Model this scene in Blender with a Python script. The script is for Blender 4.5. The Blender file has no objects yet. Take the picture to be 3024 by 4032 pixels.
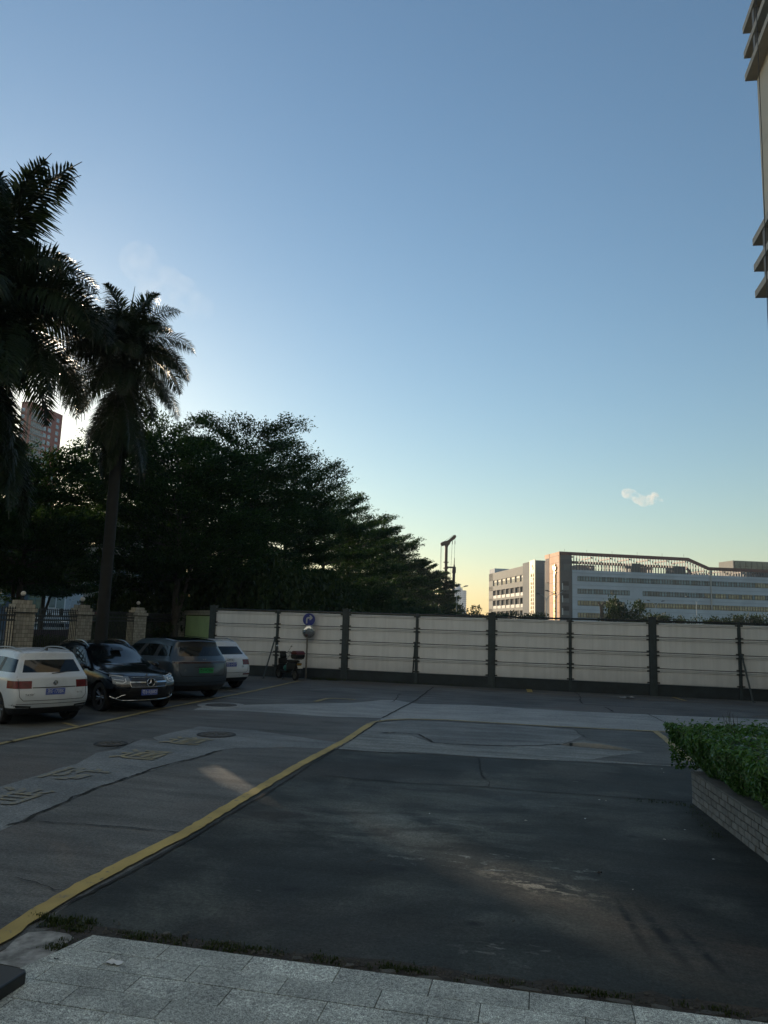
import bpy, bmesh, math, random
import numpy as np
from mathutils import Vector, Matrix
from mathutils.bvhtree import BVHTree

R = math.radians
rnd = random.Random(7)
sc = bpy.context.scene
col = sc.collection

# ------------------------------------------------------------------ camera
FPX, PITCH, ROLL, CAMH = 2900.0, 0.15, 0.031, 2.3
PW, PH = 3024.0, 4032.0
_cp, _sp, _cr, _sr = math.cos(PITCH), math.sin(PITCH), math.cos(ROLL), math.sin(ROLL)
FWD = Vector((0, _cp, _sp))
_up0 = Vector((0, -_sp, _cp))
RIGHT = Vector((1, 0, 0)) * _cr + _up0 * _sr
UP = _up0 * _cr - Vector((1, 0, 0)) * _sr
EYE = Vector((0, 0, CAMH))
cd = bpy.data.cameras.new('camera')
cam = bpy.data.objects.new('camera', cd)
col.objects.link(cam)
cd.sensor_fit = 'VERTICAL'
cd.sensor_height = 36.0
cd.sensor_width = 27.0
cd.lens = 36.0 * FPX / PH
cd.clip_start = 0.1
cd.clip_end = 20000
m = Matrix((RIGHT, UP, -FWD)).transposed().to_4x4()
m.translation = EYE
cam.matrix_world = m
sc.camera = cam

# ------------------------------------------------------------------ sky, sun, exposure
SUN_AZ, SUN_EL = -28.7, 9.5          # degrees: azimuth clockwise from +Y, elevation
w = bpy.data.worlds.new('World')
sc.world = w
w.use_nodes = True
nt = w.node_tree
bg = nt.nodes['Background']
sky = nt.nodes.new('ShaderNodeTexSky')
sky.sky_type = 'NISHITA'
sky.sun_disc = False
sky.sun_elevation = R(SUN_EL)
sky.sun_rotation = R(SUN_AZ)
sky.altitude = 50
sky.air_density = 1.4
sky.dust_density = 0.42
sky.ozone_density = 3.4
nt.links.new(sky.outputs[0], bg.inputs[0])
bg.inputs[1].default_value = 0.14
SUND = Vector((math.sin(R(SUN_AZ)) * math.cos(R(SUN_EL)), math.cos(R(SUN_AZ)) * math.cos(R(SUN_EL)), math.sin(R(SUN_EL))))
sl = bpy.data.lights.new('sun', 'SUN')
sl.energy = 4.6
sl.angle = R(0.53)
sl.color = (1.0, 0.81, 0.58)
so = bpy.data.objects.new('sun', sl)
so.rotation_euler = SUND.to_track_quat('Z', 'Y').to_euler()
col.objects.link(so)
sc.view_settings.view_transform = 'Standard'
sc.view_settings.look = 'None'
sc.view_settings.exposure = 0.38
sc.view_settings.gamma = 1.0
sc.view_settings.use_curve_mapping = False
sc.cycles.max_bounces = 6
sc.cycles.diffuse_bounces = 3
sc.cycles.glossy_bounces = 3
sc.cycles.transmission_bounces = 4
sc.cycles.transparent_max_bounces = 8
sc.cycles.volume_bounces = 2
sc.cycles.caustics_reflective = False
sc.cycles.caustics_refractive = False
sc.cycles.use_denoising = True

# ------------------------------------------------------------------ geometry of the place
GRID = R(-12.0)                       # the site grid is turned 12 degrees
_cg, _sg = math.cos(R(12)), math.sin(R(12))


def S(u, v, z=0.0):
    return Vector((u * _cg + v * _sg, -u * _sg + v * _cg, z))


def ray(px, py):
    return FWD + RIGHT * ((px - PW / 2) / FPX) - UP * ((py - PH / 2) / FPX)


def G(px, py, z=0.0):                 # the point of the ground seen there
    d = ray(px, py)
    return EYE + d * ((z - CAMH) / d.z)


def RY(px, py, Y):                    # the point at world depth Y seen there
    d = ray(px, py)
    return EYE + d * (Y / d.y)


def US(px, py, z=0.0):
    g = G(px, py, z)
    return g.x * _cg - g.y * _sg, g.x * _sg + g.y * _cg


# ------------------------------------------------------------------ tags
def tag(o, label=None, cat=None, group=None, kind=None):
    if label: o['label'] = label
    if cat: o['category'] = cat
    if group: o['group'] = group
    if kind: o['kind'] = kind
    return o


def thing(name, label, cat, loc=(0, 0, 0), rz=0.0, group=None):
    o = bpy.data.objects.new(name, None)
    o.empty_display_size = 0.2
    col.objects.link(o)
    o.location = loc
    o.rotation_euler = (0, 0, rz)
    return tag(o, label, cat, group)


def place(name, mesh, parent=None, loc=(0, 0, 0), rot=(0, 0, 0), scale=None):
    o = bpy.data.objects.new(name, mesh)
    col.objects.link(o)
    o.parent = parent
    o.location = loc
    o.rotation_euler = rot
    if scale is not None:
        o.scale = scale if hasattr(scale, '__len__') else (scale,) * 3
    return o


def copy_tree(o, parent=None, kids=None):
    c = o.copy()
    col.objects.link(c)
    c.parent = parent
    for ch in list(o.children):
        copy_tree(ch, c)
    return c


# ------------------------------------------------------------------ mesh builder
class MB:
    def __init__(self):
        self.v, self.f, self.m = [], [], []

    def add(self, vs, fs, mi=0):
        b = len(self.v)
        self.v += [tuple(p) for p in vs]
        self.f += [tuple(i + b for i in f) for f in fs]
        self.m += [mi] * len(fs)

    def box(self, x0, x1, y0, y1, z0, z1, mi=0, T=None):
        vs = [(x, y, z) for z in (z0, z1) for y in (y0, y1) for x in (x0, x1)]
        if T is not None: vs = [T @ Vector(p) for p in vs]
        self.add(vs, [(0, 2, 3, 1), (4, 5, 7, 6), (0, 1, 5, 4), (2, 6, 7, 3), (0, 4, 6, 2), (1, 3, 7, 5)], mi)

    def tube(self, pts, r, n=8, mi=0, caps=True):
        pts = [Vector(p) for p in pts]
        rs = r if hasattr(r, '__len__') else [r] * len(pts)
        vs, fs = [], []
        ref = None
        for i, p in enumerate(pts):
            d = (pts[min(i + 1, len(pts) - 1)] - pts[max(i - 1, 0)]).normalized()
            if ref is None:
                ref = Vector((0, 0, 1)) if abs(d.z) < 0.9 else Vector((1, 0, 0))
            a = d.cross(ref).normalized()
            b = d.cross(a)
            ref = -b if False else a.cross(d)
            for k in range(n):
                t = 2 * math.pi * k / n
                vs.append(p + (a * math.cos(t) + b * math.sin(t)) * rs[i])
        for i in range(len(pts) - 1):
            for k in range(n):
                k2 = (k + 1) % n
                fs.append((i * n + k, i * n + k2, (i + 1) * n + k2, (i + 1) * n + k))
        if caps:
            fs.append(tuple(range(n))[::-1])
            fs.append(tuple((len(pts) - 1) * n + k for k in range(n)))
        self.add(vs, fs, mi)

    def prism(self, poly, a0, a1, axis='z', mi=0, T=None):
        def P(p, q):
            if axis == 'z': return Vector((p[0], p[1], q))
            if axis == 'x': return Vector((q, p[0], p[1]))
            return Vector((p[0], q, p[1]))
        n = len(poly)
        vs = [P(p, a0) for p in poly] + [P(p, a1) for p in poly]
        if T is not None: vs = [T @ p for p in vs]
        fs = [tuple(range(n))[::-1], tuple(range(n, 2 * n))]
        fs += [(i, (i + 1) % n, n + (i + 1) % n, n + i) for i in range(n)]
        self.add(vs, fs, mi)

    def lathe(self, prof, n=20, c=(0, 0, 0), mi=0, axis='z', T=None):
        vs, fs = [], []
        for (r, z) in prof:
            for k in range(n):
                t = 2 * math.pi * k / n
                p = (r * math.cos(t), r * math.sin(t), z)
                if axis == 'y': p = (p[0], p[2], p[1])
                if axis == 'x': p = (p[2], p[0], p[1])
                p = Vector(p) + Vector(c)
                vs.append(T @ p if T is not None else p)
        for i in range(len(prof) - 1):
            for k in range(n):
                k2 = (k + 1) % n
                fs.append((i * n + k, i * n + k2, (i + 1) * n + k2, (i + 1) * n + k))
        self.add(vs, fs, mi)

    def sphere(self, c, r, n=12, mi=0, sq=(1, 1, 1)):
        prof = [(max(1e-4, math.sin(math.pi * i / n)), -math.cos(math.pi * i / n)) for i in range(n + 1)]
        T = Matrix.Translation(c) @ Matrix.Diagonal((r * sq[0], r * sq[1], r * sq[2], 1))
        self.lathe(prof, 2 * n, mi=mi, T=T)

    def mesh(self, name, mats, smooth=None):
        me = bpy.data.meshes.new(name)
        me.from_pydata(self.v, [], self.f)
        for mt in (mats if isinstance(mats, (list, tuple)) else [mats]):
            me.materials.append(mt)
        if any(self.m):
            me.polygons.foreach_set('material_index', self.m)
        bm = bmesh.new()
        bm.from_mesh(me)
        bmesh.ops.recalc_face_normals(bm, faces=bm.faces)
        bm.to_mesh(me)
        bm.free()
        if smooth is not None:
            me.polygons.foreach_set('use_smooth', [True] * len(me.polygons))
            me.set_sharp_from_angle(angle=R(smooth))
        me.update()
        return me

    def build(self, name, mats, parent=None, loc=(0, 0, 0), rz=0.0, smooth=None):
        return place(name, self.mesh(name, mats, smooth), parent, loc, (0, 0, rz))


def bevel(o, wd, seg=2, ang=40):
    md = o.modifiers.new('bevel', 'BEVEL')
    md.width = wd
    md.segments = seg
    md.limit_method = 'ANGLE'
    md.angle_limit = R(ang)
    return o


def quadmesh(name, V, nper, mats, mi=None):
    """V: (N, nper, 3) array of separate polygons (leaves)."""
    N = V.shape[0]
    me = bpy.data.meshes.new(name)
    me.vertices.add(N * nper)
    me.vertices.foreach_set('co', V.reshape(-1).astype(np.float32))
    me.loops.add(N * nper)
    me.loops.foreach_set('vertex_index', np.arange(N * nper, dtype=np.int32))
    me.polygons.add(N)
    me.polygons.foreach_set('loop_start', np.arange(0, N * nper, nper, dtype=np.int32))
    me.polygons.foreach_set('loop_total', np.full(N, nper, dtype=np.int32))
    for mt in (mats if isinstance(mats, (list, tuple)) else [mats]):
        me.materials.append(mt)
    if mi is not None:
        me.polygons.foreach_set('material_index', np.asarray(mi, dtype=np.int32))
    me.update(calc_edges=True)
    me.validate()
    return me


# ------------------------------------------------------------------ materials
_mats = {}


def M(name, c, rough=0.6, metal=0.0, var=0.12, vs=4.0, bump=0.0, bs=60.0, spec=0.5, coat=0.0, orand=0.0, world=False,
      c2=None, dist=1.0, emit=None):
    """Principled material with two octaves of noise in its colour, a little noise in its gloss and a fine bump."""
    if name in _mats: return _mats[name]
    mt = bpy.data.materials.new(name)
    mt.use_nodes = True
    n, l = mt.node_tree.nodes, mt.node_tree.links
    p = n['Principled BSDF']
    p.inputs['Roughness'].default_value = rough
    p.inputs['Metallic'].default_value = metal
    p.inputs['Specular IOR Level'].default_value = spec
    p.inputs['Coat Weight'].default_value = coat
    p.inputs['Coat Roughness'].default_value = 0.03
    if world:
        g = n.new('ShaderNodeNewGeometry')
        src = g.outputs['Position']
    else:
        tc = n.new('ShaderNodeTexCoord')
        oi = n.new('ShaderNodeObjectInfo')
        ad = n.new('ShaderNodeVectorMath')
        ad.operation = 'ADD'
        ml = n.new('ShaderNodeMath')
        ml.operation = 'MULTIPLY'
        ml.inputs[1].default_value = 57.0
        l.new(oi.outputs['Random'], ml.inputs[0])
        l.new(tc.outputs['Object'], ad.inputs[0])
        l.new(ml.outputs[0], ad.inputs[1])
        src = ad.outputs[0]
    no = n.new('ShaderNodeTexNoise')
    no.inputs['Scale'].default_value = vs
    no.inputs['Detail'].default_value = 6
    no.inputs['Roughness'].default_value = 0.62
    l.new(src, no.inputs['Vector'])
    rp = n.new('ShaderNodeValToRGB')
    rp.color_ramp.elements[0].position = 0.32
    rp.color_ramp.elements[1].position = 0.68
    lo = tuple(x * (1 - var) for x in c) + (1,)
    hi = tuple(min(1, x * (1 + var)) for x in (c2 or c)) + (1,)
    rp.color_ramp.elements[0].color = lo
    rp.color_ramp.elements[1].color = hi
    l.new(no.outputs[0], rp.inputs[0])
    out = rp.outputs[0]
    if orand:
        oi2 = n.new('ShaderNodeObjectInfo')
        mr = n.new('ShaderNodeMapRange')
        mr.inputs[3].default_value = 1 - orand
        mr.inputs[4].default_value = 1 + orand
        l.new(oi2.outputs['Random'], mr.inputs[0])
        mx = n.new('ShaderNodeVectorMath')
        mx.operation = 'SCALE'
        l.new(out, mx.inputs[0])
        l.new(mr.outputs[0], mx.inputs['Scale'])
        out = mx.outputs[0]
    l.new(out, p.inputs['Base Color'])
    mr2 = n.new('ShaderNodeMapRange')
    mr2.inputs[3].default_value = max(0.02, rough * 0.85)
    mr2.inputs[4].default_value = min(1, rough * 1.15)
    l.new(no.outputs[0], mr2.inputs[0])
    l.new(mr2.outputs[0], p.inputs['Roughness'])
    if bump:
        nb = n.new('ShaderNodeTexNoise')
        nb.inputs['Scale'].default_value = bs
        nb.inputs['Detail'].default_value = 3
        l.new(src, nb.inputs['Vector'])
        bp = n.new('ShaderNodeBump')
        bp.inputs['Strength'].default_value = bump
        bp.inputs['Distance'].default_value = 0.01 * dist
        l.new(nb.outputs[0], bp.inputs['Height'])
        l.new(bp.outputs[0], p.inputs['Normal'])
    if emit:
        p.inputs['Emission Color'].default_value = tuple(emit[:3]) + (1,)
        p.inputs['Emission Strength'].default_value = emit[3]
    _mats[name] = mt
    return mt


def leaf_mat(name, c, c2, trans=0.35, rough=0.5, spec=0.3):
    mt = bpy.data.materials.new(name)
    mt.use_nodes = True
    n, l = mt.node_tree.nodes, mt.node_tree.links
    p = n['Principled BSDF']
    p.inputs['Roughness'].default_value = rough
    p.inputs['Specular IOR Level'].default_value = spec
    g = n.new('ShaderNodeNewGeometry')
    rp = n.new('ShaderNodeValToRGB')
    rp.color_ramp.elements[0].color = tuple(c) + (1,)
    rp.color_ramp.elements[1].color = tuple(c2) + (1,)
    l.new(g.outputs['Random Per Island'], rp.inputs[0])
    l.new(rp.outputs[0], p.inputs['Base Color'])
    t = n.new('ShaderNodeBsdfTranslucent')
    hs = n.new('ShaderNodeHueSaturation')
    hs.inputs['Hue'].default_value = 0.47
    hs.inputs['Saturation'].default_value = 1.2
    hs.inputs['Value'].default_value = 1.5
    l.new(rp.outputs[0], hs.inputs['Color'])
    l.new(hs.outputs[0], t.inputs[0])
    mx = n.new('ShaderNodeMixShader')
    mx.inputs[0].default_value = trans
    l.new(p.outputs[0], mx.inputs[1])
    l.new(t.outputs[0], mx.inputs[2])
    l.new(mx.outputs[0], n['Material Output'].inputs[0])
    return mt


def glass_mat(name, c=(0.012, 0.016, 0.018), rough=0.04, var=0.2, spec=0.5):
    return M(name, c, rough, var=var, vs=2.0, spec=spec)


def text_mesh(name, body, size, mat, extrude=0.002, align='CENTER', bold=0.0):
    cu = bpy.data.curves.new(name, 'FONT')
    cu.body = body
    cu.size = size
    cu.align_x = align
    cu.align_y = 'CENTER'
    cu.extrude = extrude
    cu.offset = bold
    cu.resolution_u = 3
    ob = bpy.data.objects.new(name, cu)
    col.objects.link(ob)
    dg = bpy.context.evaluated_depsgraph_get()
    me = bpy.data.meshes.new_from_object(ob.evaluated_get(dg))
    bpy.data.objects.remove(ob)
    bpy.data.curves.remove(cu)
    me.name = name
    me.materials.clear()
    me.materials.append(mat)
    return me


def place_mat(name, mesh, parent, xa, ya, za, loc):
    o = bpy.data.objects.new(name, mesh)
    col.objects.link(o)
    o.parent = parent
    mm = Matrix((Vector(xa), Vector(ya), Vector(za))).transposed().to_4x4()
    mm.translation = Vector(loc)
    o.matrix_local = mm
    return o
# ================================================================== THE GROUND
def ground_mat(name, base, dark, light, stain=None, sc1=0.35, aniso=3.0, rough=0.75, amt=1.0, dots=0.35, spots=()):
    """Worn concrete: broad damp and dry zones, streaks along the grid, pale flakes, brown stains, fine grit."""
    mt = bpy.data.materials.new(name)
    mt.use_nodes = True
    n, l = mt.node_tree.nodes, mt.node_tree.links
    p = n['Principled BSDF']
    p.inputs['Specular IOR Level'].default_value = 0.3
    g = n.new('ShaderNodeNewGeometry')
    mp = n.new('ShaderNodeMapping')
    mp.vector_type = 'POINT'
    mp.inputs['Rotation'].default_value = (0, 0, R(12))
    l.new(g.outputs['Position'], mp.inputs[0])
    def noise(scale, det=6, ro=0.6, sx=1.0, sy=1.0, dis=0.0):
        m2 = n.new('ShaderNodeMapping')
        m2.inputs['Scale'].default_value = (sx, sy, 1)
        l.new(mp.outputs[0], m2.inputs[0])
        t = n.new('ShaderNodeTexNoise')
        t.inputs['Scale'].default_value = scale
        t.inputs['Detail'].default_value = det
        t.inputs['Roughness'].default_value = ro
        t.inputs['Distortion'].default_value = dis
        l.new(m2.outputs[0], t.inputs['Vector'])
        return t.outputs[0]
    def ramp(src, stops):
        r_ = n.new('ShaderNodeValToRGB')
        e = r_.color_ramp.elements
        e[0].position, e[0].color = stops[0][0], (*stops[0][1], 1)
        e[1].position, e[1].color = stops[-1][0], (*stops[-1][1], 1)
        for s in stops[1:-1]:
            k = e.new(s[0])
            k.color = (*s[1], 1)
        l.new(src, r_.inputs[0])
        return r_.outputs[0]
    def mix(a, b, fac, mode='MIX', f=None):
        x = n.new('ShaderNodeMix')
        x.data_type = 'RGBA'
        x.blend_type = mode
        if fac is None: x.inputs[0].default_value = f
        else: l.new(fac, x.inputs[0])
        for s, i in ((a, 6), (b, 7)):
            if isinstance(s, tuple): x.inputs[i].default_value = (*s, 1)
            else: l.new(s, x.inputs[i])
        return x.outputs[2]
    W1, W0 = (1, 1, 1), (0, 0, 0)
    c = ramp(noise(sc1, 7, 0.6, 1, 1.0, 0.4), [(0.34, dark), (0.52, base), (0.72, light)])
    streak = ramp(noise(1.3, 6, 0.62, 0.45, aniso * 0.7, 0.3), [(0.35, (0.62,) * 3), (0.66, (1.3,) * 3)])
    c = mix(c, streak, None, 'MULTIPLY', 0.8 * amt)
    if stain:
        f = ramp(noise(0.22, 5, 0.5, 1.0, 1.6, 0.6), [(0.54, W0), (0.68, (0.75,) * 3)])
        c = mix(c, stain, f)
    fl = ramp(noise(5.0, 8, 0.7, 0.7, 1.3, 0.8), [(0.655, W0), (0.69, (0.55,) * 3)])
    fz = ramp(noise(0.4, 3, 0.5), [(0.5, W0), (0.62, W1)])
    c = mix(c, tuple(x * 2.1 for x in light), mix(fl, fz, None, 'MULTIPLY', 1.0))
    for (su, sv, ru, rv, rot, sc_, lo, hi, k) in spots:     # worn and stained places, and painted sun patches, with a ragged outline
        q0 = S(su, sv)
        m3 = n.new('ShaderNodeMapping')
        m3.vector_type = 'TEXTURE'
        m3.inputs['Location'].default_value = (q0.x, q0.y, 0)
        m3.inputs['Rotation'].default_value = (0, 0, GRID + rot)
        m3.inputs['Scale'].default_value = (ru, rv, 1)
        l.new(g.outputs['Position'], m3.inputs[0])
        ln = n.new('ShaderNodeVectorMath')
        ln.operation = 'LENGTH'
        l.new(m3.outputs[0], ln.inputs[0])
        fl2 = ramp(ln.outputs['Value'], [(0.25, W1), (1.0, W0)])
        nz = ramp(noise(k, 8, 0.68, 0.7, 1.5, 0.7), [(lo, W0), (hi, W1)])
        c = mix(c, sc_, mix(fl2, nz, None, 'MULTIPLY', 1.0))
    gr = ramp(noise(90, 3, 0.7), [(0.3, (1 - dots,) * 3), (0.7, (1 + dots,) * 3)])
    c = mix(c, gr, None, 'MULTIPLY', 1.0)
    gr3 = ramp(noise(34, 4, 0.75), [(0.34, (1 - dots * 1.1,) * 3), (0.66, (1 + dots * 1.1,) * 3)])
    c = mix(c, gr3, None, 'MULTIPLY', 1.0)
    gr2 = ramp(noise(14, 5, 0.7), [(0.3, (0.82,) * 3), (0.7, (1.18,) * 3)])
    c = mix(c, gr2, None, 'MULTIPLY', 1.0)
    l.new(c, p.inputs['Base Color'])
    rr = n.new('ShaderNodeMapRange')
    rr.inputs[3].default_value = rough - 0.16
    rr.inputs[4].default_value = rough + 0.14
    l.new(noise(0.8, 5, 0.6), rr.inputs[0])
    l.new(rr.outputs[0], p.inputs['Roughness'])
    b = n.new('ShaderNodeBump')
    b.inputs['Strength'].default_value = 0.5
    b.inputs['Distance'].default_value = 0.006
    l.new(noise(55, 5, 0.7), b.inputs['Height'])
    l.new(b.outputs[0], p.inputs['Normal'])
    return mt


GM_far = ground_mat('ground_earth', (0.09, 0.09, 0.08), (0.06, 0.062, 0.056), (0.13, 0.127, 0.115))
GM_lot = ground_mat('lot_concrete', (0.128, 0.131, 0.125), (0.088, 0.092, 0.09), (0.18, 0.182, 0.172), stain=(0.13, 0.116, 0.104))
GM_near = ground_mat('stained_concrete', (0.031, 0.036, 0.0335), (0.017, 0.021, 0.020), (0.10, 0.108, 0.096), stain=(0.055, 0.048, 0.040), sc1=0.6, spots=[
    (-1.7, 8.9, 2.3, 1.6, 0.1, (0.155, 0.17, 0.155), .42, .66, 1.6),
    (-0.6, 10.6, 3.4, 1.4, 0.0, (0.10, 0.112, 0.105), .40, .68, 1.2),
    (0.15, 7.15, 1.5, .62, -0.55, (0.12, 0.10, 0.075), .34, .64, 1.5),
    (0.0, 7.25, .75, .28, -0.45, (0.36, 0.32, 0.25), .50, .58, 7.0),  # with the entry above: warm sun patch painted into the slab colour
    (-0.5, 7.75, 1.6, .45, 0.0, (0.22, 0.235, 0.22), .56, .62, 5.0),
    (1.3, 6.1, 1.3, .6, -0.5, (0.10, 0.08, 0.062), .35, .65, 1.4),
    (1.55, 7.2, .9, .8, 0.4, (0.012, 0.014, 0.014), .46, .60, 1.5),
    (-0.2, 5.75, .5, .25, 0.0, (0.15, 0.155, 0.145), .56, .63, 6.0),
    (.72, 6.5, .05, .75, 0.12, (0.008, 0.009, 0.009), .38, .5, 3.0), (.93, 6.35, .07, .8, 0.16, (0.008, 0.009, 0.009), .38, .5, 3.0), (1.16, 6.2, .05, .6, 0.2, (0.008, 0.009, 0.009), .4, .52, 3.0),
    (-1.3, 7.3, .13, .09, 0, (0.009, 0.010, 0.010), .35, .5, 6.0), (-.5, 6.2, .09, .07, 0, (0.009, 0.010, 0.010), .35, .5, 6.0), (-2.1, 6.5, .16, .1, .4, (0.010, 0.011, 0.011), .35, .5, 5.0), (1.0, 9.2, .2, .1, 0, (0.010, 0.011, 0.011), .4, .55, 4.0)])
GM_light = ground_mat('pale_concrete', (0.33, 0.34, 0.33), (0.26, 0.27, 0.265), (0.41, 0.415, 0.40), sc1=0.5, amt=0.6)
GM_strip = ground_mat('trench_concrete', (0.20, 0.215, 0.218), (0.165, 0.18, 0.184), (0.25, 0.264, 0.264), sc1=0.6, amt=0.6)
GM_mid = ground_mat('grey_concrete', (0.18, 0.192, 0.19), (0.14, 0.15, 0.149), (0.235, 0.246, 0.24), sc1=0.5)
GM_band = ground_mat('brushed_concrete', (0.215, 0.23, 0.222), (0.165, 0.178, 0.174), (0.28, 0.29, 0.28), sc1=0.8, aniso=6)
GM_right = ground_mat('damp_concrete', (0.11, 0.118, 0.114), (0.08, 0.087, 0.084), (0.15, 0.157, 0.15), sc1=0.6)

def sheet(name, poly, z, mat, jag=0.0, step=0.35, seed=1, under=0.0):
    """Flat sheet with a broken edge; poly in world xy."""
    r_ = random.Random(seed)
    pts = []
    n = len(poly)
    for i in range(n):
        a, b = Vector(poly[i][:2]), Vector(poly[(i + 1) % n][:2])
        d = (b - a).length
        k = max(1, int(d / step)) if jag else 1
        nrm = Vector((-(b - a).y, (b - a).x)).normalized() if d > 0 else Vector((0, 0))
        for j in range(k):
            q = a + (b - a) * (j / k)
            if j: q += nrm * r_.gauss(0, jag)
            pts.append((q.x, q.y, z))
    me = bpy.data.meshes.new(name)
    me.from_pydata(pts, [], [tuple(range(len(pts)))])
    bm = bmesh.new()
    bm.from_mesh(me)
    bmesh.ops.triangulate(bm, faces=bm.faces, ngon_method='EAR_CLIP')
    for f in bm.faces:
        if f.normal.z < 0: f.normal_flip()
    bm.to_mesh(me)
    bm.free()
    me.materials.append(mat)
    o = place(name, me)
    return tag(o, kind='structure')


def ribbon(mb, pts, wd, z, mi=0, jitter=0.0, step=0.12, taper=False, seed=3, broken=0.0, edge=0.0):
    """A strip along a ground polyline, its edges a little ragged; broken = chance that a bit is worn away."""
    r_ = random.Random(seed)
    P = [Vector(p[:2]) for p in pts]
    L = []
    for i in range(len(P) - 1):
        k = max(1, int((P[i + 1] - P[i]).length / step))
        L += [P[i] + (P[i + 1] - P[i]) * (j / k) for j in range(k)]
    L.append(P[-1])
    rows = []
    off = 0.0
    for i, p in enumerate(L):
        d = (L[min(i + 1, len(L) - 1)] - L[max(0, i - 1)]).normalized()
        nn = Vector((-d.y, d.x))
        off = off * 0.8 + r_.gauss(0, jitter)
        h = wd / 2 * (r_.uniform(0.35, 1.5) if taper else 1.0)
        if taper and (i == 0 or i == len(L) - 1): h *= 0.1
        e1, e2 = r_.gauss(0, edge), r_.gauss(0, edge)
        rows.append((p + nn * (off + h + e1), p + nn * (off - h + e2)))
    for i in range(len(rows) - 1):
        if broken and r_.random() < broken: continue
        a, b = rows[i], rows[i + 1]
        mb.add([(*a[0], z), (*a[1], z), (*b[1], z), (*b[0], z)], [(0, 1, 2, 3)], mi)


# the wide ground, then the lot, then each pour of concrete a few millimetres above the last
g = MB()
g.add([(-6000, -3000, -0.03), (6000, -3000, -0.03), (6000, 9000, -0.03), (-6000, 9000, -0.03)], [(0, 1, 2, 3)])
tag(g.build('ground', GM_far), kind='structure')
sheet('parking_lot', [S(-17.5, -14), S(16, -14), S(16, 29.9), S(-10.4, 29.0), S(-14.2, 28.6), S(-17.5, 28.2)], 0.0, GM_lot)
Z1, Z2, Z3, Z4 = 0.004, 0.008, 0.012, 0.016
pp = lambda L: [G(x, y) for x, y in L]
# pale lane by the hoarding
sheet('concrete_lane', pp([(760, 2796), (835, 2775), (905, 2774), (960, 2776), (1120, 2772), (1385, 2768), (1500, 2757), (1560, 2758), (1650, 2772), (1850, 2776), (2300, 2803), (2552, 2814), (2740, 2822), (3500, 2850), (3700, 2960), (2649, 2886), (2385, 2874), (2111, 2860), (1747, 2838), (1610, 2835), (1537, 2838), (1473, 2845), (1505, 2828), (1290, 2822), (960, 2800)]), Z1, GM_light, 0.02, 0.4, 2)
# the trench strip with the painted characters
sheet('trench_patch', pp([(-420, 3205), (0, 3098), (120, 3062), (300, 3010), (380, 2965), (470, 2950), (560, 2912), (625, 2918), (600, 2905), (700, 2880), (785, 2861), (880, 2868), (1010, 2877), (1200, 2905), (1345, 2926), (1272, 2948), (1150, 2943), (1050, 2945), (930, 2945), (870, 2954), (720, 3000), (560, 3046), (420, 3092), (300, 3140), (210, 3176), (130, 3206), (60, 3246), (-380, 3460)]), Z1, GM_strip, 0.025, 0.3, 3)
# slab right of the long yellow line, then the brushed band, then the stained slab in front
sheet('grey_slab', pp([(1473, 2846), (1610, 2837), (2111, 2862), (2262, 2874), (2290, 2900), (2210, 2932), (2020, 2938), (1790, 2930), (1700, 2924), (1620, 2894), (1500, 2886), (1390, 2896)]), Z1, GM_mid, 0.012, 0.3, 4)
sheet('damp_slab', pp([(2262, 2874), (2400, 2880), (2649, 2888), (2800, 2895), (3200, 3010), (2600, 3012), (2450, 3000), (2320, 2990), (2480, 2968), (2540, 2962), (2440, 2938), (2300, 2912), (2290, 2900)]), Z1, GM_right, 0.012, 0.3, 5)
sheet('brushed_band', pp([(1392, 2899), (1500, 2888), (1618, 2896), (1698, 2926), (1790, 2932), (2020, 2940), (2215, 2934), (2300, 2914), (2440, 2940), (2540, 2964), (2480, 2970), (2320, 2992), (2600, 3014), (2720, 3020), (2600, 3016), (2100, 2992), (1860, 2980), (1720, 2970), (1500, 2962), (1310, 2950)]), Z2, GM_band, 0.012, 0.3, 6)
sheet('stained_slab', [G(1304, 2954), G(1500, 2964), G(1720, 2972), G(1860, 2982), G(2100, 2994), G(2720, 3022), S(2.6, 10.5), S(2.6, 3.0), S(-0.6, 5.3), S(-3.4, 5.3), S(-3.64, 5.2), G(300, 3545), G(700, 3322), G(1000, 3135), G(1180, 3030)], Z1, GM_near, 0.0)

# cracks and joints
crack_m = M('crack_fill', (0.012, 0.013, 0.012), 0.95, var=0.3, vs=20, world=True)
def crack(pts, wd, seed, jit=0.012, taper=True, z=Z3):
    mb = MB()
    ribbon(mb, pp(pts), wd, z, 0, jit, 0.07, taper, seed)
    tag(mb.build('pavement_crack', crack_m), kind='structure')
crack([(1500, 2888), (1560, 2886), (1640, 2893), (1680, 2910), (1700, 2925), (1760, 2931), (1900, 2938), (2050, 2939), (2210, 2931)], 0.05, 1)
crack([(1310, 2952), (1400, 2957), (1500, 2964), (1600, 2966), (1730, 2971)], 0.04, 2)
crack([(1270, 3056), (1400, 3068), (1600, 3085), (1900, 3100), (2200, 3124), (2420, 3140), (2720, 3160)], 0.022, 3, 0.004, False)
crack([(1882, 2985), (1885, 3030), (1900, 3060), (1925, 3085), (1920, 3098), (1880, 3100)], 0.016, 4)
crack([(2262, 2874), (2295, 2902), (2320, 2912)], 0.02, 5)
crack([(20, 3255), (90, 3235), (180, 3195), (290, 3140), (400, 3100), (560, 3046), (720, 2998), (870, 2955)], 0.035, 6)
crack([(100, 3235), (330, 3250), (520, 3262), (740, 3284)], 0.018, 7, 0.006)
crack([(50, 3455), (140, 3478), (210, 3508), (290, 3516), (340, 3522)], 0.012, 8)
crack([(1505, 2828), (1600, 2778), (1640, 2757), (1690, 2718), (1706, 2706)], 0.05, 9, 0.004, False)
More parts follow.
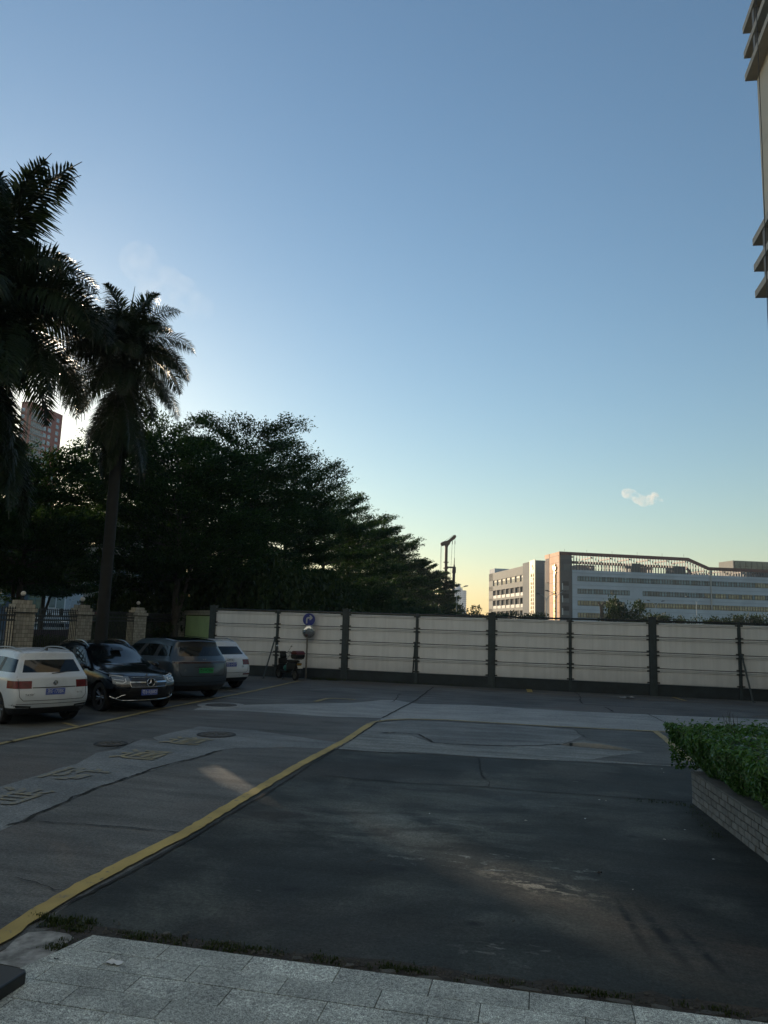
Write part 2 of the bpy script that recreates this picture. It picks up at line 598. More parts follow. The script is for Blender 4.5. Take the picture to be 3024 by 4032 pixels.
crack([(1545, 2765), (1566, 2750), (1565, 2738), (1580, 2733), (1690, 2736), (1950, 2757), (2290, 2776)], 0.035, 10)
crack([(2265, 2726), (2282, 2748), (2296, 2774), (2420, 2782), (2720, 2795), (3100, 2810)], 0.04, 11)
crack([(2380, 2784), (2416, 2804)], 0.04, 12, 0.004)
crack([(2550, 2812), (2610, 2842), (2660, 2880)], 0.03, 13, 0.004, False)
crack([(1000, 2908), (700, 2862), (500, 2866)], 0.01, 14)
crack([(380, 2960), (460, 2950), (545, 2918)], 0.02, 15)
crack([(1700, 2895), (2260, 2874)], 0.008, 16)
# the open seam along the long yellow line
crack([(120, 3640), (330, 3525), (520, 3430), (740, 3310), (960, 3180), (1180, 3045), (1300, 2965), (1400, 2905), (1500, 2835)], 0.03, 17, 0.006)

# yellow paint, worn
def paint_mat(name, c, wear=0.5, scale=9.0, under=(0.12, 0.126, 0.126)):
    mt = bpy.data.materials.new(name)
    mt.use_nodes = True
    n, l = mt.node_tree.nodes, mt.node_tree.links
    p = n['Principled BSDF']
    p.inputs['Roughness'].default_value = 0.7
    g = n.new('ShaderNodeNewGeometry')
    a = n.new('ShaderNodeTexNoise')
    a.inputs['Scale'].default_value = scale
    a.inputs['Detail'].default_value = 9
    a.inputs['Roughness'].default_value = 0.72
    l.new(g.outputs['Position'], a.inputs['Vector'])
    r_ = n.new('ShaderNodeValToRGB')
    r_.color_ramp.elements[0].position = wear
    r_.color_ramp.elements[1].position = wear + 0.09
    l.new(a.outputs[0], r_.inputs[0])
    b = n.new('ShaderNodeTexNoise')
    b.inputs['Scale'].default_value = 1.7
    b.inputs['Detail'].default_value = 6
    l.new(g.outputs['Position'], b.inputs['Vector'])
    q = n.new('ShaderNodeValToRGB')
    q.color_ramp.elements[0].position = 0.3
    q.color_ramp.elements[1].position = 0.7
    q.color_ramp.elements[0].color = tuple(x * 0.72 for x in c) + (1,)
    q.color_ramp.elements[1].color = tuple(x * 1.15 for x in c) + (1,)
    l.new(b.outputs[0], q.inputs[0])
    x = n.new('ShaderNodeMix')
    x.data_type = 'RGBA'
    l.new(r_.outputs[0], x.inputs[0])
    x.inputs[7].default_value = (*under, 1)
    l.new(q.outputs[0], x.inputs[6])
    l.new(x.outputs[2], p.inputs['Base Color'])
    return mt


YEL = paint_mat('yellow_road_paint', (0.46, 0.345, 0.105), 0.575, 11)
YELW = paint_mat('worn_yellow_paint', (0.38, 0.30, 0.125), 0.53, 12)
YELT = paint_mat('faded_yellow_paint', (0.275, 0.248, 0.165), 0.455, 14, (0.185, 0.2, 0.203))
YELS = paint_mat('strip_yellow_paint', (0.33, 0.285, 0.165), 0.50, 14, (0.185, 0.2, 0.203))
ORA = paint_mat('faded_orange_paint', (0.20, 0.115, 0.055), 0.5, 10)
def stripe(pts, wd, mat, seed, z=Z4, edge=0.004, broken=0.0):
    mb = MB()
    ribbon(mb, pp(pts), wd, z, 0, 0.0, 0.1, False, seed, broken, edge)
    tag(mb.build('road_marking', mat), kind='structure')
stripe([(-140, 3775), (0, 3699), (150, 3598), (300, 3507), (497, 3402), (729, 3285), (984, 3130), (1185, 3011), (1367, 2914), (1458, 2852)], 0.155, YEL, 1, edge=0.007)
stripe([(1458, 2852), (1473, 2844), (1537, 2836), (1610, 2833), (1747, 2836), (2111, 2858), (2385, 2872), (2649, 2884), (3150, 2905)], 0.11, YELW, 2)
stripe([(2581, 2882), (2625, 2915), (2663, 2951), (2720, 3000)], 0.15, YELW, 3)
stripe([(-200, 2976), (0, 2931), (313, 2864), (603, 2799), (1000, 2722), (1178, 2682)], 0.13, YELW, 4)
for k, (x, y) in enumerate([(313, 2864), (575, 2806), (832, 2754), (960, 2729)]):
    a = G(x, y)
    dd = Vector((math.sin(R(-47)), math.cos(R(-47)), 0))
    mb = MB()
    ribbon(mb, [a, a + dd * (0.75 if k == 0 else 4.6)], 0.11, Z3, 0, 0, 0.1, False, 20 + k, 0.03, 0.005)
    tag(mb.build('road_marking', YELW if k == 0 else YELT), kind='structure')
stripe([(1300, 2688), (1600, 2699), (1900, 2716), (2250, 2740), (2493, 2754), (3024, 2780), (3300, 2792)], 0.09, ORA, 5, broken=0.06)
stripe([(2081, 2712), (2087, 2727)], 0.2, YEL, 6)
stripe([(2650, 2747), (2700, 2761)], 0.14, YELW, 7)
stripe([(1241, 2764), (1291, 2751)], 0.16, YELW, 8)
stripe([(1291, 2751), (1350, 2753), (1400, 2756)], 0.15, YELW, 9)
stripe([(2960, 2822), (3100, 2826)], 0.12, ORA, 10)
# four characters of the fire lane marking
for k, (ch, uu, vv, mt_) in enumerate((('消', -6.52, 8.5, YELT), ('防', -6.55, 9.93, YELT), ('通', -6.48, 11.62, YELS), ('道', -6.46, 13.2, YELS))):
    me = text_mesh('painted_character', ch, 0.86, mt_, 0.0, bold=0.012)
    o = place('painted_character', me, None, S(uu, vv, Z4), (0, 0, GRID))
    tag(o, ['very worn yellow painted character nearest the left edge, cut by the frame', 'faded yellow character of sweeping strokes on the grey trench strip', 'yellow character with stepped strokes painted on the grey trench strip', 'yellow painted character partly in the sun fleck beside the manhole'][k], 'ground lettering', 'painted fire lane characters on the ground')

# manholes
def manhole(name, px, py, r_, collar, label):
    p = G(px, py)
    t = thing(name, label, 'manhole', (p.x, p.y, Z2))
    iron = M('cast_iron_rust', (0.10, 0.092, 0.078), 0.7, 0.3, var=0.35, vs=14, bump=0.4, bs=80)
    mb = MB()
    mb.lathe([(0.001, 0.012), (r_ * 0.97, 0.012), (r_, 0.006), (r_, 0.0)], 36)
    for k in range(6):
        a0 = k * math.pi / 3
        for rr in (0.3, 0.55, 0.8):
            c_, s_ = math.cos(a0 + rr), math.sin(a0 + rr)
            mb.box(-0.03, 0.03, -0.012, 0.012, 0.012, 0.018, T=Matrix.Translation((c_ * rr * r_, s_ * rr * r_, 0)) @ Matrix.Rotation(a0 + rr, 4, 'Z'))
    mb.build('cover', iron, t)
    mb = MB()
    mb.lathe([(r_ + 0.004, 0.0), (r_ + 0.004, 0.009), (r_ + 0.05, 0.009), (r_ + 0.055, 0.0)], 36)
    mb.build('rim', M('cast_iron_dark', (0.03, 0.029, 0.027), 0.6, 0.4), t)
    if collar:
        mb = MB()
        n = 40
        mb.lathe([(r_ + 0.06, 0.0), (r_ + 0.06, 0.007), (r_ + collar, 0.006), (r_ + collar + 0.01, -0.004)], n)
        mb.build('collar', GM_light, t)
manhole('manhole', 871, 2778, 0.36, 0.26, 'round rusty manhole with a pale concrete ring beside the parking line')
manhole('manhole', 852, 2894, 0.33, 0.0, 'rusty round manhole without a concrete ring on the grey trench strip')
manhole('manhole', 436, 2930, 0.24, 0.0, 'small flush round cover half sunk in dark concrete left of the trench strip')

# puddle
pud = bpy.data.materials.new('puddle_water')
pud.use_nodes = True
_p = pud.node_tree.nodes['Principled BSDF']
_p.inputs['Base Color'].default_value = (0.03, 0.033, 0.032, 1)
_p.inputs['Roughness'].default_value = 0.06
_p.inputs['Specular IOR Level'].default_value = 0.6
_nz = pud.node_tree.nodes.new('ShaderNodeTexNoise')
_nz.inputs['Scale'].default_value = 9
_b = pud.node_tree.nodes.new('ShaderNodeBump')
_b.inputs['Strength'].default_value = 0.6
pud.node_tree.links.new(_nz.outputs[0], _b.inputs['Height'])
pud.node_tree.links.new(_b.outputs[0], _p.inputs['Normal'])
sheet('puddle', pp([(2208, 2935), (2240, 2928), (2300, 2926), (2360, 2931), (2420, 2941), (2500, 2957), (2440, 2956), (2370, 2950), (2300, 2944), (2250, 2940)]), Z3, pud, 0.01, 0.2, 9)
tag(bpy.data.objects['puddle'], kind='structure')

# ------------------------------------------------------------------ granite pavement: every slab a piece
SLABZ = 0.03
gran = M('granite', (0.54, 0.575, 0.535), 0.6, var=0.5, vs=42, bump=0.5, bs=140, orand=0.16)
_n = gran.node_tree
# larger patches of wear over the speckle
_g = _n.nodes.new('ShaderNodeNewGeometry')
_t = _n.nodes.new('ShaderNodeTexNoise'); _t.inputs['Scale'].default_value = 2.6; _t.inputs['Detail'].default_value = 7
_r = _n.nodes.new('ShaderNodeMapRange'); _r.inputs[1].default_value = 0.3; _r.inputs[2].default_value = 0.7; _r.inputs[3].default_value = 0.7; _r.inputs[4].default_value = 1.22
_m = _n.nodes.new('ShaderNodeVectorMath'); _m.operation = 'SCALE'
_n.links.new(_g.outputs['Position'], _t.inputs['Vector']); _n.links.new(_t.outputs[0], _r.inputs[0])
_src = _n.nodes['Principled BSDF'].inputs['Base Color'].links[0].from_socket
_f = _n.nodes.new('ShaderNodeTexNoise'); _f.inputs['Scale'].default_value = 130; _f.inputs['Detail'].default_value = 2
_fr = _n.nodes.new('ShaderNodeMapRange'); _fr.inputs[1].default_value = 0.36; _fr.inputs[2].default_value = 0.6; _fr.inputs[3].default_value = 0.28; _fr.inputs[4].default_value = 1.15
_k = _n.nodes.new('ShaderNodeMath'); _k.operation = 'MULTIPLY'
_n.links.new(_g.outputs['Position'], _f.inputs['Vector']); _n.links.new(_f.outputs[0], _fr.inputs[0])
_n.links.new(_r.outputs[0], _k.inputs[0]); _n.links.new(_fr.outputs[0], _k.inputs[1])
_n.links.new(_src, _m.inputs[0]); _n.links.new(_k.outputs[0], _m.inputs['Scale'])
_n.links.new(_m.outputs[0], _n.nodes['Principled BSDF'].inputs['Base Color'])

pav = thing('pavement', None, None, S(0, 0, 0), GRID)
pav['kind'] = 'structure'
mb = MB()
mb.prism([(-3.13, 5.13), (-3.24, 4.66), (-3.3, 3.9), (-3.2, 1.2), (5.2, 1.2), (5.2, 5.15)], -0.02, 0.012)
mb.build('bed', M('mortar_bed', (0.03, 0.03, 0.028), 0.9, world=True), pav)
SW, SHH = 0.615, 0.228
def clip(poly, p, nrm):
    out = []
    for i in range(len(poly)):
        a, b = Vector(poly[i]), Vector(poly[(i + 1) % len(poly)])
        da, db = (a - p).dot(nrm), (b - p).dot(nrm)
        if da >= 0: out.append(a)
        if (da >= 0) != (db >= 0): out.append(a + (b - a) * (da / (da - db)))
    return out
full = MB()
full.prism([(-SW / 2 + .003, -SHH / 2 + .003), (SW / 2 - .003, -SHH / 2 + .003), (SW / 2 - .003, SHH / 2 - .003), (-SW / 2 + .003, SHH / 2 - .003)], 0.0, SLABZ)
full_me = full.mesh('paving_slab', gran)
EL = (Vector((-3.13, 5.14)), Vector((0.97, -0.247)).normalized())
for r_i in range(8):
    vc = 5.145 - SHH * (r_i + 0.5)
    u0 = -3.135 - SW * 0.5 * (r_i % 2) + (0.02 * r_i)
    for k in range(-1, 13):
        uc = u0 + SW * (k + 0.5)
        if uc - SW / 2 > 4.6: continue
        poly = [(uc - SW / 2 + .003, vc - SHH / 2 + .003), (uc + SW / 2 - .003, vc - SHH / 2 + .003), (uc + SW / 2 - .003, vc + SHH / 2 - .003), (uc - SW / 2 + .003, vc + SHH / 2 - .003)]
        c = clip(poly, *EL) if r_i < 3 else clip(poly, Vector((-3.24, 4.4)), Vector((1, -0.05)).normalized())
        if len(c) < 3: continue
        if len(c) == 4 and all((Vector(a) - b).length < 1e-5 for a, b in zip(poly, c)):
            place('paving_slab', full_me, pav, (uc, vc, rnd.uniform(-.0015, .0015)), (rnd.uniform(-.002, .002), rnd.uniform(-.002, .002), 0))
        else:
            q = MB()
            q.prism([tuple(x) for x in c], 0.0, SLABZ)
            q.build('paving_slab', gran, pav)

# broken cement beside the slabs, weeds and rubble along the edge
CEM = M('old_cement', (0.20, 0.205, 0.195), 0.85, var=0.55, vs=7, bump=0.8, bs=40, world=True, c2=(0.26, 0.26, 0.25))
sheet('cement_patch', pp([(20, 3745), (60, 3705), (110, 3678), (200, 3672), (270, 3684), (290, 3700), (240, 3738), (180, 3780), (125, 3812), (95, 3822), (0, 3802), (-60, 3790)]), Z3, CEM, 0.012, 0.12, 11)
sheet('soil_strip', [S(-3.5, 5.45), S(-3.2, 5.34), S(-2.4, 5.33), S(-1.4, 5.33), S(0.2, 5.36), S(2.0, 5.36), S(2.6, 5.3), S(2.6, 5.1), S(-3.1, 5.1), S(-3.4, 4.3), S(-3.8, 4.3), S(-3.55, 5.0)], Z2, M('soil', (0.035, 0.03, 0.025), 0.95, var=0.5, vs=18, bump=1.0, bs=60, world=True), 0.03, 0.12, 12)

grass_m = leaf_mat('grass_blades', (0.018, 0.04, 0.012), (0.06, 0.075, 0.028), 0.3)
def tufts(name, spots, n, h, seed, spread=0.05):
    r_ = np.random.RandomState(seed)
    V = []
    for (u, v) in spots:
        for _ in range(n):
            a = r_.rand() * 6.28
            d = abs(r_.randn()) * spread
            x, y = u + math.cos(a) * d * 2.2, v + math.sin(a) * d
            hh = h * (0.4 + r_.rand())
            t = r_.rand() * 6.28
            lean = r_.rand() * 0.7
            p0 = S(x, y, 0.005)
            dx, dy = math.cos(t), math.sin(t)
            wv = Vector((-dy, dx, 0)) * (0.0025 + 0.002 * r_.rand())
            mid = p0 + Vector((dx * lean * hh * .4, dy * lean * hh * .4, hh * .65))
            tip = p0 + Vector((dx * lean * hh, dy * lean * hh, hh * (1.0 - 0.35 * lean)))
            V.append([p0 - wv, p0 + wv, mid + wv * .8, mid - wv * .8])
            V.append([mid - wv * .8, mid + wv * .8, tip + wv * .1, tip - wv * .1])
    me = quadmesh(name, np.array([[list(q) for q in f] for f in V]), 4, grass_m)
    return tag(place(name, me), kind='stuff')
gs = []
r_ = random.Random(5)
for (a, b, dn) in ((-3.55, -3.25, 14), (-2.95, -2.5, 18), (-2.3, -1.75, 22), (-1.5, -1.3, 8), (-1.15, -0.75, 16), (0.1, 0.55, 12), (0.8, 1.2, 7), (-0.5, 0.1, 4)):
    for _ in range(dn): gs.append((r_.uniform(a, b), r_.uniform(5.2, 5.3)))
for _ in range(10): gs.append((r_.uniform(-3.3, -3.2), r_.uniform(4.9, 5.05)))
for _ in range(26): gs.append((r_.uniform(-3.75, -3.3), r_.uniform(5.3, 5.42)))
tufts('weed_grass', gs, 24, 0.026, 3, 0.03)
tufts('weed_grass', [(1.9 + r_.uniform(-.6, .1), 11.0 + r_.uniform(-.05, .2)) for _ in range(25)] + [(2.0 + r_.uniform(-.06, .02), r_.uniform(9.4, 11)) for _ in range(25)], 7, 0.02, 4, 0.03)
tufts('weed_grass', [(r_.uniform(-9, 6), 29.15 + r_.uniform(-.15, .12)) for _ in range(160)] + [(r_.uniform(-8.9, -7.8), 28.8 + r_.uniform(-.15, .12)) for _ in range(50)], 12, 0.09, 6, 0.06)

stone_m = M('broken_stone', (0.10, 0.10, 0.092), 0.9, var=0.4, vs=9, bump=0.8, bs=30, orand=0.3)
def stone_mesh(seed):
    r_ = random.Random(seed)
    bm = bmesh.new()
    bmesh.ops.create_icosphere(bm, subdivisions=2, radius=1.0)
    for v in bm.verts:
        v.co *= 1 + r_.uniform(-0.22, 0.22)
        v.co.z = max(-0.6, min(0.55, v.co.z))
    me = bpy.data.meshes.new('broken_stone')
    bm.to_mesh(me)
    bm.free()
    me.materials.append(stone_m)
    return me
stms = [stone_mesh(i) for i in range(4)]
for i, (u, v, a, b) in enumerate([(-0.98, 5.2, .09, .035), (-0.72, 5.18, .16, .03), (-0.4, 5.19, .2, .035), (-0.08, 5.2, .17, .03), (0.22, 5.19, .14, .03), (0.48, 5.2, .16, .032), (0.74, 5.19, .12, .03), (1.02, 5.2, .14, .03), (-1.62, 5.22, .07, .03), (-2.66, 5.34, .05, .03), (-2.52, 5.36, .04, .025), (-1.25, 5.21, .06, .025), (1.3, 5.2, .1, .03)]):
    o = place('broken_stone', stms[i % 4], None, S(u, v, 0.012), (0, 0, GRID + r_.uniform(-.4, .4)), (a * .55, b, 0.022))
    tag(o, 'flat piece of broken stone along the edge of the granite slabs', 'stone', 'broken stones along the slab edge')
# gravel bits: one mass
V = MB()
for _ in range(520):
    u, v = r_.uniform(-3.3, 2.2), 5.24 + abs(r_.gauss(0, .05)) * r_.choice((1, 1, 1.8)) - .02
    s_ = r_.uniform(.004, .014)
    q = S(u, v, Z3)
    V.add([q + Vector((s_, 0, 0)), q + Vector((0, s_, 0)), q + Vector((-s_, 0, 0)), q + Vector((0, -s_, 0)), q + Vector((0, 0, s_ * .9))], [(0, 1, 4), (1, 2, 4), (2, 3, 4), (3, 0, 4)])
tag(V.build('gravel', stone_m), kind='stuff')

# polished dark plinth in the corner
pl = thing('stone_plinth', 'low dark polished stone plinth at the lower left corner', 'plinth', S(0, 0, 0), GRID)
dk = M('dark_polished_stone', (0.014, 0.016, 0.017), 0.3, var=0.4, vs=20, bump=0.03, bs=25)
mb = MB()
c0 = US(98, 3893)
mb.prism([(c0[0], c0[1]), (c0[0] - .04, c0[1] - 1.9), (c0[0] - 1.4, c0[1] - 1.9), (c0[0] - 1.4, c0[1] + .12), (c0[0] - .03, c0[1] + .03)], 0.0, 0.1)
bevel(mb.build('base', dk, pl), 0.012)
mb = MB()
mb.prism([(c0[0] - .10, c0[1] - .14), (c0[0] - .13, c0[1] - 1.85), (c0[0] - 1.35, c0[1] - 1.85), (c0[0] - 1.35, c0[1] - .02)], 0.1, 0.125)
bevel(mb.build('top_slab', dk, pl), 0.006)

# litter
def scrap(name, px, py, lx, ly, mat, label, cat, z=Z4, rz=0.3, crump=0.01, seed=1, group=None):
    r_ = random.Random(seed)
    nx, ny = 7, 5
    vs, fs = [], []
    for j in range(ny):
        for i in range(nx):
            e = 0.85 + 0.2 * r_.random()
            vs.append(((i / (nx - 1) - .5) * lx * e, (j / (ny - 1) - .5) * ly * e, abs(r_.gauss(0, crump)) + .002))
    for j in range(ny - 1):
        for i in range(nx - 1):
            a = j * nx + i
            fs.append((a, a + 1, a + nx + 1, a + nx))
    q = MB()
    q.add(vs, fs)
    p = G(px, py, z)
    o = q.build(name, mat, None, p, rz, smooth=60)
    return tag(o, label, cat, group)
WP = M('white_paper', (0.7, 0.72, 0.72), 0.8, var=0.05)
scrap('paper_scrap', 449, 3792, 0.115, 0.06, WP, 'crumpled white paper scrap lying on the granite slabs', 'litter', SLABZ + .002, -.25, .006, 1)
scrap('plastic_scrap', 2470, 2748, 0.5, 0.18, M('dusty_plastic', (0.32, 0.32, 0.30), 0.6), 'pale torn plastic lying at the foot of the hoarding', 'litter', Z4, -.2, .03, 2)
LF = M('dry_leaf', (0.03, 0.022, 0.014), 0.8)
scrap('fallen_leaf', 2358, 3438, 0.055, 0.03, LF, 'dark curled dry leaf on the stained slab, nearest the right side', 'leaf', Z3, .2, .006, 3)
scrap('fallen_leaf', 2023, 3630, 0.03, 0.02, LF, 'small dark dry leaf on the stained slab towards the granite edge', 'leaf', Z3, .9, .005, 4)
scrap('fallen_leaf', 221, 3776, 0.03, 0.012, LF, 'small dark leaf on the granite slabs left of the paper scrap', 'leaf', SLABZ + .002, .2, .003, 5)
scrap('fallen_leaf', 44, 2920, 0.12, 0.05, LF, 'dark scrap of leaf lying on the yellow parking line at the left edge', 'leaf', Z4 + .002, .2, .01, 6)
for k, (x, y) in enumerate([(2070, 3232), (2360, 3150), (2386, 3154), (2304, 3224), (2616, 3306), (2606, 3028), (2614, 3042), (1691, 3204), (2492, 3504), (2810, 3384), (1940, 3426), (2696, 3268), (1230, 2698), (1330, 2690)]):
    scrap('litter_scrap', x, y, rnd.uniform(.02, .045), rnd.uniform(.01, .02), WP if k % 2 else M('cream_scrap', (0.45, 0.43, 0.36), 0.8), 'tiny pale scrap lying on the dark concrete', 'litter', Z3, rnd.uniform(0, 3), .003, 30 + k, 'tiny pale scraps on the concrete')
tw = MB()
tw.tube([(0, 0, .004), (.012, .05, .006), (.03, .085, .012), (.036, .12, .006)], [.002, .0025, .0025, .001], 5)
p = G(1440, 3400)
tag(tw.build('fallen_twig', M('twig_bark', (0.13, 0.11, 0.08), 0.9), None, (p.x, p.y, Z2), GRID - .3), 'short bent twig on the stained slab near the yellow line', 'twig')
# ================================================================== HOARDING
HO, HA, HS = Vector((-7.084, 31.508, 0)), -0.2387, 2.928
hoard = thing('construction_hoarding', 'long white panelled construction hoarding with dark green posts across the back of the lot', 'hoarding', HO, HA)
hp = M('white_hoarding_panel', (0.83, 0.835, 0.825), 0.45, var=0.05, vs=1.2, bump=0.06, bs=30, orand=0.03, spec=0.4)
_pn = hp.node_tree      # rain streaks and splashed dirt on the boards, in place coordinates
_ge = _pn.nodes.new('ShaderNodeNewGeometry')
_mp = _pn.nodes.new('ShaderNodeMapping'); _mp.inputs['Scale'].default_value = (7, 7, .35)
_ns = _pn.nodes.new('ShaderNodeTexNoise'); _ns.inputs['Scale'].default_value = 1.0; _ns.inputs['Detail'].default_value = 5
_ra = _pn.nodes.new('ShaderNodeMapRange'); _ra.inputs[1].default_value = .35; _ra.inputs[2].default_value = .62; _ra.inputs[3].default_value = .93; _ra.inputs[4].default_value = 1.02
_sx = _pn.nodes.new('ShaderNodeSeparateXYZ')
_nd = _pn.nodes.new('ShaderNodeTexNoise'); _nd.inputs['Scale'].default_value = 2.2; _nd.inputs['Detail'].default_value = 6
_ad = _pn.nodes.new('ShaderNodeMath'); _ad.operation = 'MULTIPLY_ADD'; _ad.inputs[1].default_value = -.7
_rb = _pn.nodes.new('ShaderNodeMapRange'); _rb.inputs[1].default_value = .0; _rb.inputs[2].default_value = .65; _rb.inputs[3].default_value = .80; _rb.inputs[4].default_value = 1.0
_mu = _pn.nodes.new('ShaderNodeMath'); _mu.operation = 'MULTIPLY'
_sc = _pn.nodes.new('ShaderNodeVectorMath'); _sc.operation = 'SCALE'
_lk = _pn.links.new
_lk(_ge.outputs['Position'], _mp.inputs[0]); _lk(_mp.outputs[0], _ns.inputs['Vector']); _lk(_ns.outputs[0], _ra.inputs[0])
_lk(_ge.outputs['Position'], _sx.inputs[0]); _lk(_ge.outputs['Position'], _nd.inputs['Vector'])
_lk(_nd.outputs[0], _ad.inputs[0]); _lk(_sx.outputs[2], _ad.inputs[2]); _lk(_ad.outputs[0], _rb.inputs[0])
_lk(_ra.outputs[0], _mu.inputs[0]); _lk(_rb.outputs[0], _mu.inputs[1])
_bc = _pn.nodes['Principled BSDF'].inputs['Base Color']
_lk(_bc.links[0].from_socket, _sc.inputs[0]); _lk(_mu.outputs[0], _sc.inputs['Scale']); _lk(_sc.outputs[0], _bc)
hg = M('dark_green_steel', (0.036, 0.054, 0.060), 0.5, var=0.25, vs=6, bump=0.1, bs=40)
hb = M('dark_steel', (0.012, 0.014, 0.015), 0.5, var=0.2)
hk = M('base_board_grey', (0.028, 0.040, 0.046), 0.7, var=0.3, vs=3, bump=0.2, bs=25)
NB = 10
zs = [0.42, 0.99, 1.555, 2.115, 2.645]
# one board of a bay: flat face with two stepped ribs at its top edge
def board_mesh(L, h):
    q = MB()
    prof = [(0.012, 0.0), (0.0, 0.022), (0.0, h - 0.112), (-0.038, h - 0.094), (-0.038, h - 0.066), (0.012, h - 0.062), (0.012, h - 0.046), (-0.044, h - 0.042), (-0.044, h - 0.010), (0.016, h), (0.03, h), (0.03, 0.0)]
    q.prism(prof, 0.0, L, axis='x')
    return q.mesh('panel_board', hp)
cl = MB()
cl.box(-0.055, 0.055, -0.05, 0.0, -0.022, 0.022)
clm = cl.mesh('clamp', hb)
bmeshes, jstrip = {}, {}
for i in range(NB):
    wl = 0.14 if i % 2 == 0 else 0.05
    wr = 0.05 if i % 2 == 0 else 0.14
    x0, x1 = i * HS + wl, (i + 1) * HS - wr
    L = x1 - x0 - 0.004
    for k in range(4):
        h = zs[k + 1] - zs[k] - 0.026
        key = (round(L, 3), round(h, 3))
        if key not in bmeshes: bmeshes[key] = board_mesh(L, h)
        place('panel_board', bmeshes[key], hoard, (x0 + .002, rnd.uniform(-.002, .002), zs[k] + .002))
    for k in range(1, 4):
        if L not in jstrip:
            b_ = MB(); b_.box(0, L, .032, .040, -.035, .012); jstrip[L] = b_.mesh('joint_strip', hb)
        place('joint_strip', jstrip[L], hoard, (x0 + .002, 0, zs[k]))
    for xe in (x0 + 0.045, x1 - 0.045):
        for z in (zs[0] + .05, zs[1] - .11, zs[1] + .035, zs[2] - .11, zs[2] + .035, zs[3] - .11, zs[3] + .035, zs[4] - .05):
            place('clamp', clm, hoard, (xe - .02 if xe < (x0 + x1) / 2 else xe + .02, -0.012, z))
    q = MB()
    q.box(x0 - .02, x1 + .02, -0.01, 0.04, 0.0, 0.39)
    q.box(x0 - .02, x1 + .02, -0.03, 0.05, 0.39, 0.415)
    q.build('base_board', hk, hoard)
    q = MB()
    q.prism([(-0.035, 2.65), (0.05, 2.65), (0.05, 2.70), (0.035, 2.72), (-0.02, 2.72), (-0.035, 2.70)], x0 - .03, x1 + .03, axis='x')
    q.build('top_rail', M('rail_green_steel', (0.016, 0.022, 0.024), 0.25, var=0.2, spec=0.6), hoard)
for i in range(NB + 1):
    q = MB()
    if i % 2 == 0:
        q.box(-.135, .135, -.06, .10, 0, 2.80)
        q.box(-.07, .07, -.075, -.06, 0, 2.78)
        q.box(-.16, .16, -.10, .13, 2.80, 2.835)
        q.box(-.03, .03, -.02, .04, 2.835, 2.87)
    else:
        q.box(-.048, .048, -.055, .07, 0, 2.73)
        q.box(-.06, .06, -.02, .02, 0, 2.70)
    q.build('post', hg, hoard, (i * HS, 0, 0))
# raking braces
for (px0, py0, i) in ((1036, 2672, 1), (1622, 2692, 3), (2966, 2766, 7)):
    g_ = G(px0, py0)
    inv = Matrix.Rotation(-HA, 3, 'Z') @ (g_ - HO)
    q = MB()
    q.tube([(inv.x, inv.y, 0.0), (i * HS + (0.05 if inv.x > i * HS else -0.05), -0.06, 1.62)], 0.032, 8)
    q.box(inv.x - .07, inv.x + .07, inv.y - .05, inv.y + .05, 0, .012)
    q.build('brace', hg, hoard, smooth=40)

# ------------------------------------------------------------------ tiled gate piers and the iron fence
tile_l = M('cream_tile', (0.36, 0.335, 0.28), 0.35, var=0.1, vs=9, orand=0.22, spec=0.5)
grout = M('dark_grout', (0.035, 0.034, 0.03), 0.9)
globe_m = M('frosted_globe', (0.62, 0.58, 0.52), 0.35, var=0.08)
iron = M('black_iron', (0.010, 0.011, 0.012), 0.5, var=0.3, vs=12)
TW, TH, TT = 0.083, 0.118, 0.008
tq = MB()
tq.box(-TW / 2 + .004, TW / 2 - .004, -TT, 0.0, -TH / 2 + .004, TH / 2 - .004)
tile_me = tq.mesh('tile', tile_l)
tq = MB()
tq.box(-TW / 2 + .004, TW / 2 - .004, -TT, 0.0, -TH / 2 + .004, TH / 2 - .004)
PIER_RZ = R(-44)                     # the piers are turned like the parking bays
def pier(px, Y, label, ztop=2.66, lamp=True, rows_from=3, gscale=1.0):
    base = RY(px, 2400, Y)
    t = thing('gate_pier', label, 'pillar', (base.x, base.y, 0), PIER_RZ, 'tiled gate piers along the left fence')
    zt = ztop - 3 * TH - 0.02
    tiers = [(7, 0.0, zt), (8, zt + .02, zt + .02 + TH), (6.6, zt + .02 + TH, zt + .02 + 2 * TH), (5, zt + .02 + 2 * TH, ztop)]
    q = MB()
    for nn, z0, z1 in tiers:
        h = nn * TW / 2
        q.box(-h, h, -h, h, z0, z1)
    q.build('core', grout, t)
    q = MB()
    h = 8.4 * TW / 2
    q.box(-h, h, -h, h, zt, zt + .02)
    q.build('ledge', grout, t)
    def face(nc, half, z0, nr):
        for (rz, sx) in ((0, 1), (math.pi / 2, 1)):
            for c in range(int(nc)):
                for r2 in range(nr):
                    u = (c + .5 - int(nc) / 2) * TW * nc / int(nc)
                    p = Matrix.Rotation(rz, 3, 'Z') @ Vector((u, -half - 0.0005, z0 + (r2 + .5) * TH))
                    place('tile', tile_me, t, p, (0, 0, rz), (nc / int(nc), 1, 1))
    rows = int((zt - .9) / TH)
    face(7, 7 * TW / 2, zt - rows * TH, rows)
    for nn, z0, z1 in tiers[1:]:
        face(nn, nn * TW / 2, z0, 1)
    if lamp:
        q = MB()
        q.lathe([(.055, 0), (.06, .02), (.03, .04), (.025, .09), (.05, .11), (.05, .125), (.001, .125)], 14, (0, 0, ztop))
        l_ = q.build('lamp', iron, t, smooth=40)
        q = MB()
        q.sphere((0, 0, ztop + .125 + .068 * gscale), .074 * gscale, 10)
        q.build('globe', globe_m, l_, smooth=60)
    return base
P1 = pier(86, 22.0, 'widest cream tiled gate pier, nearest the left edge, with a white globe lamp', 2.655)
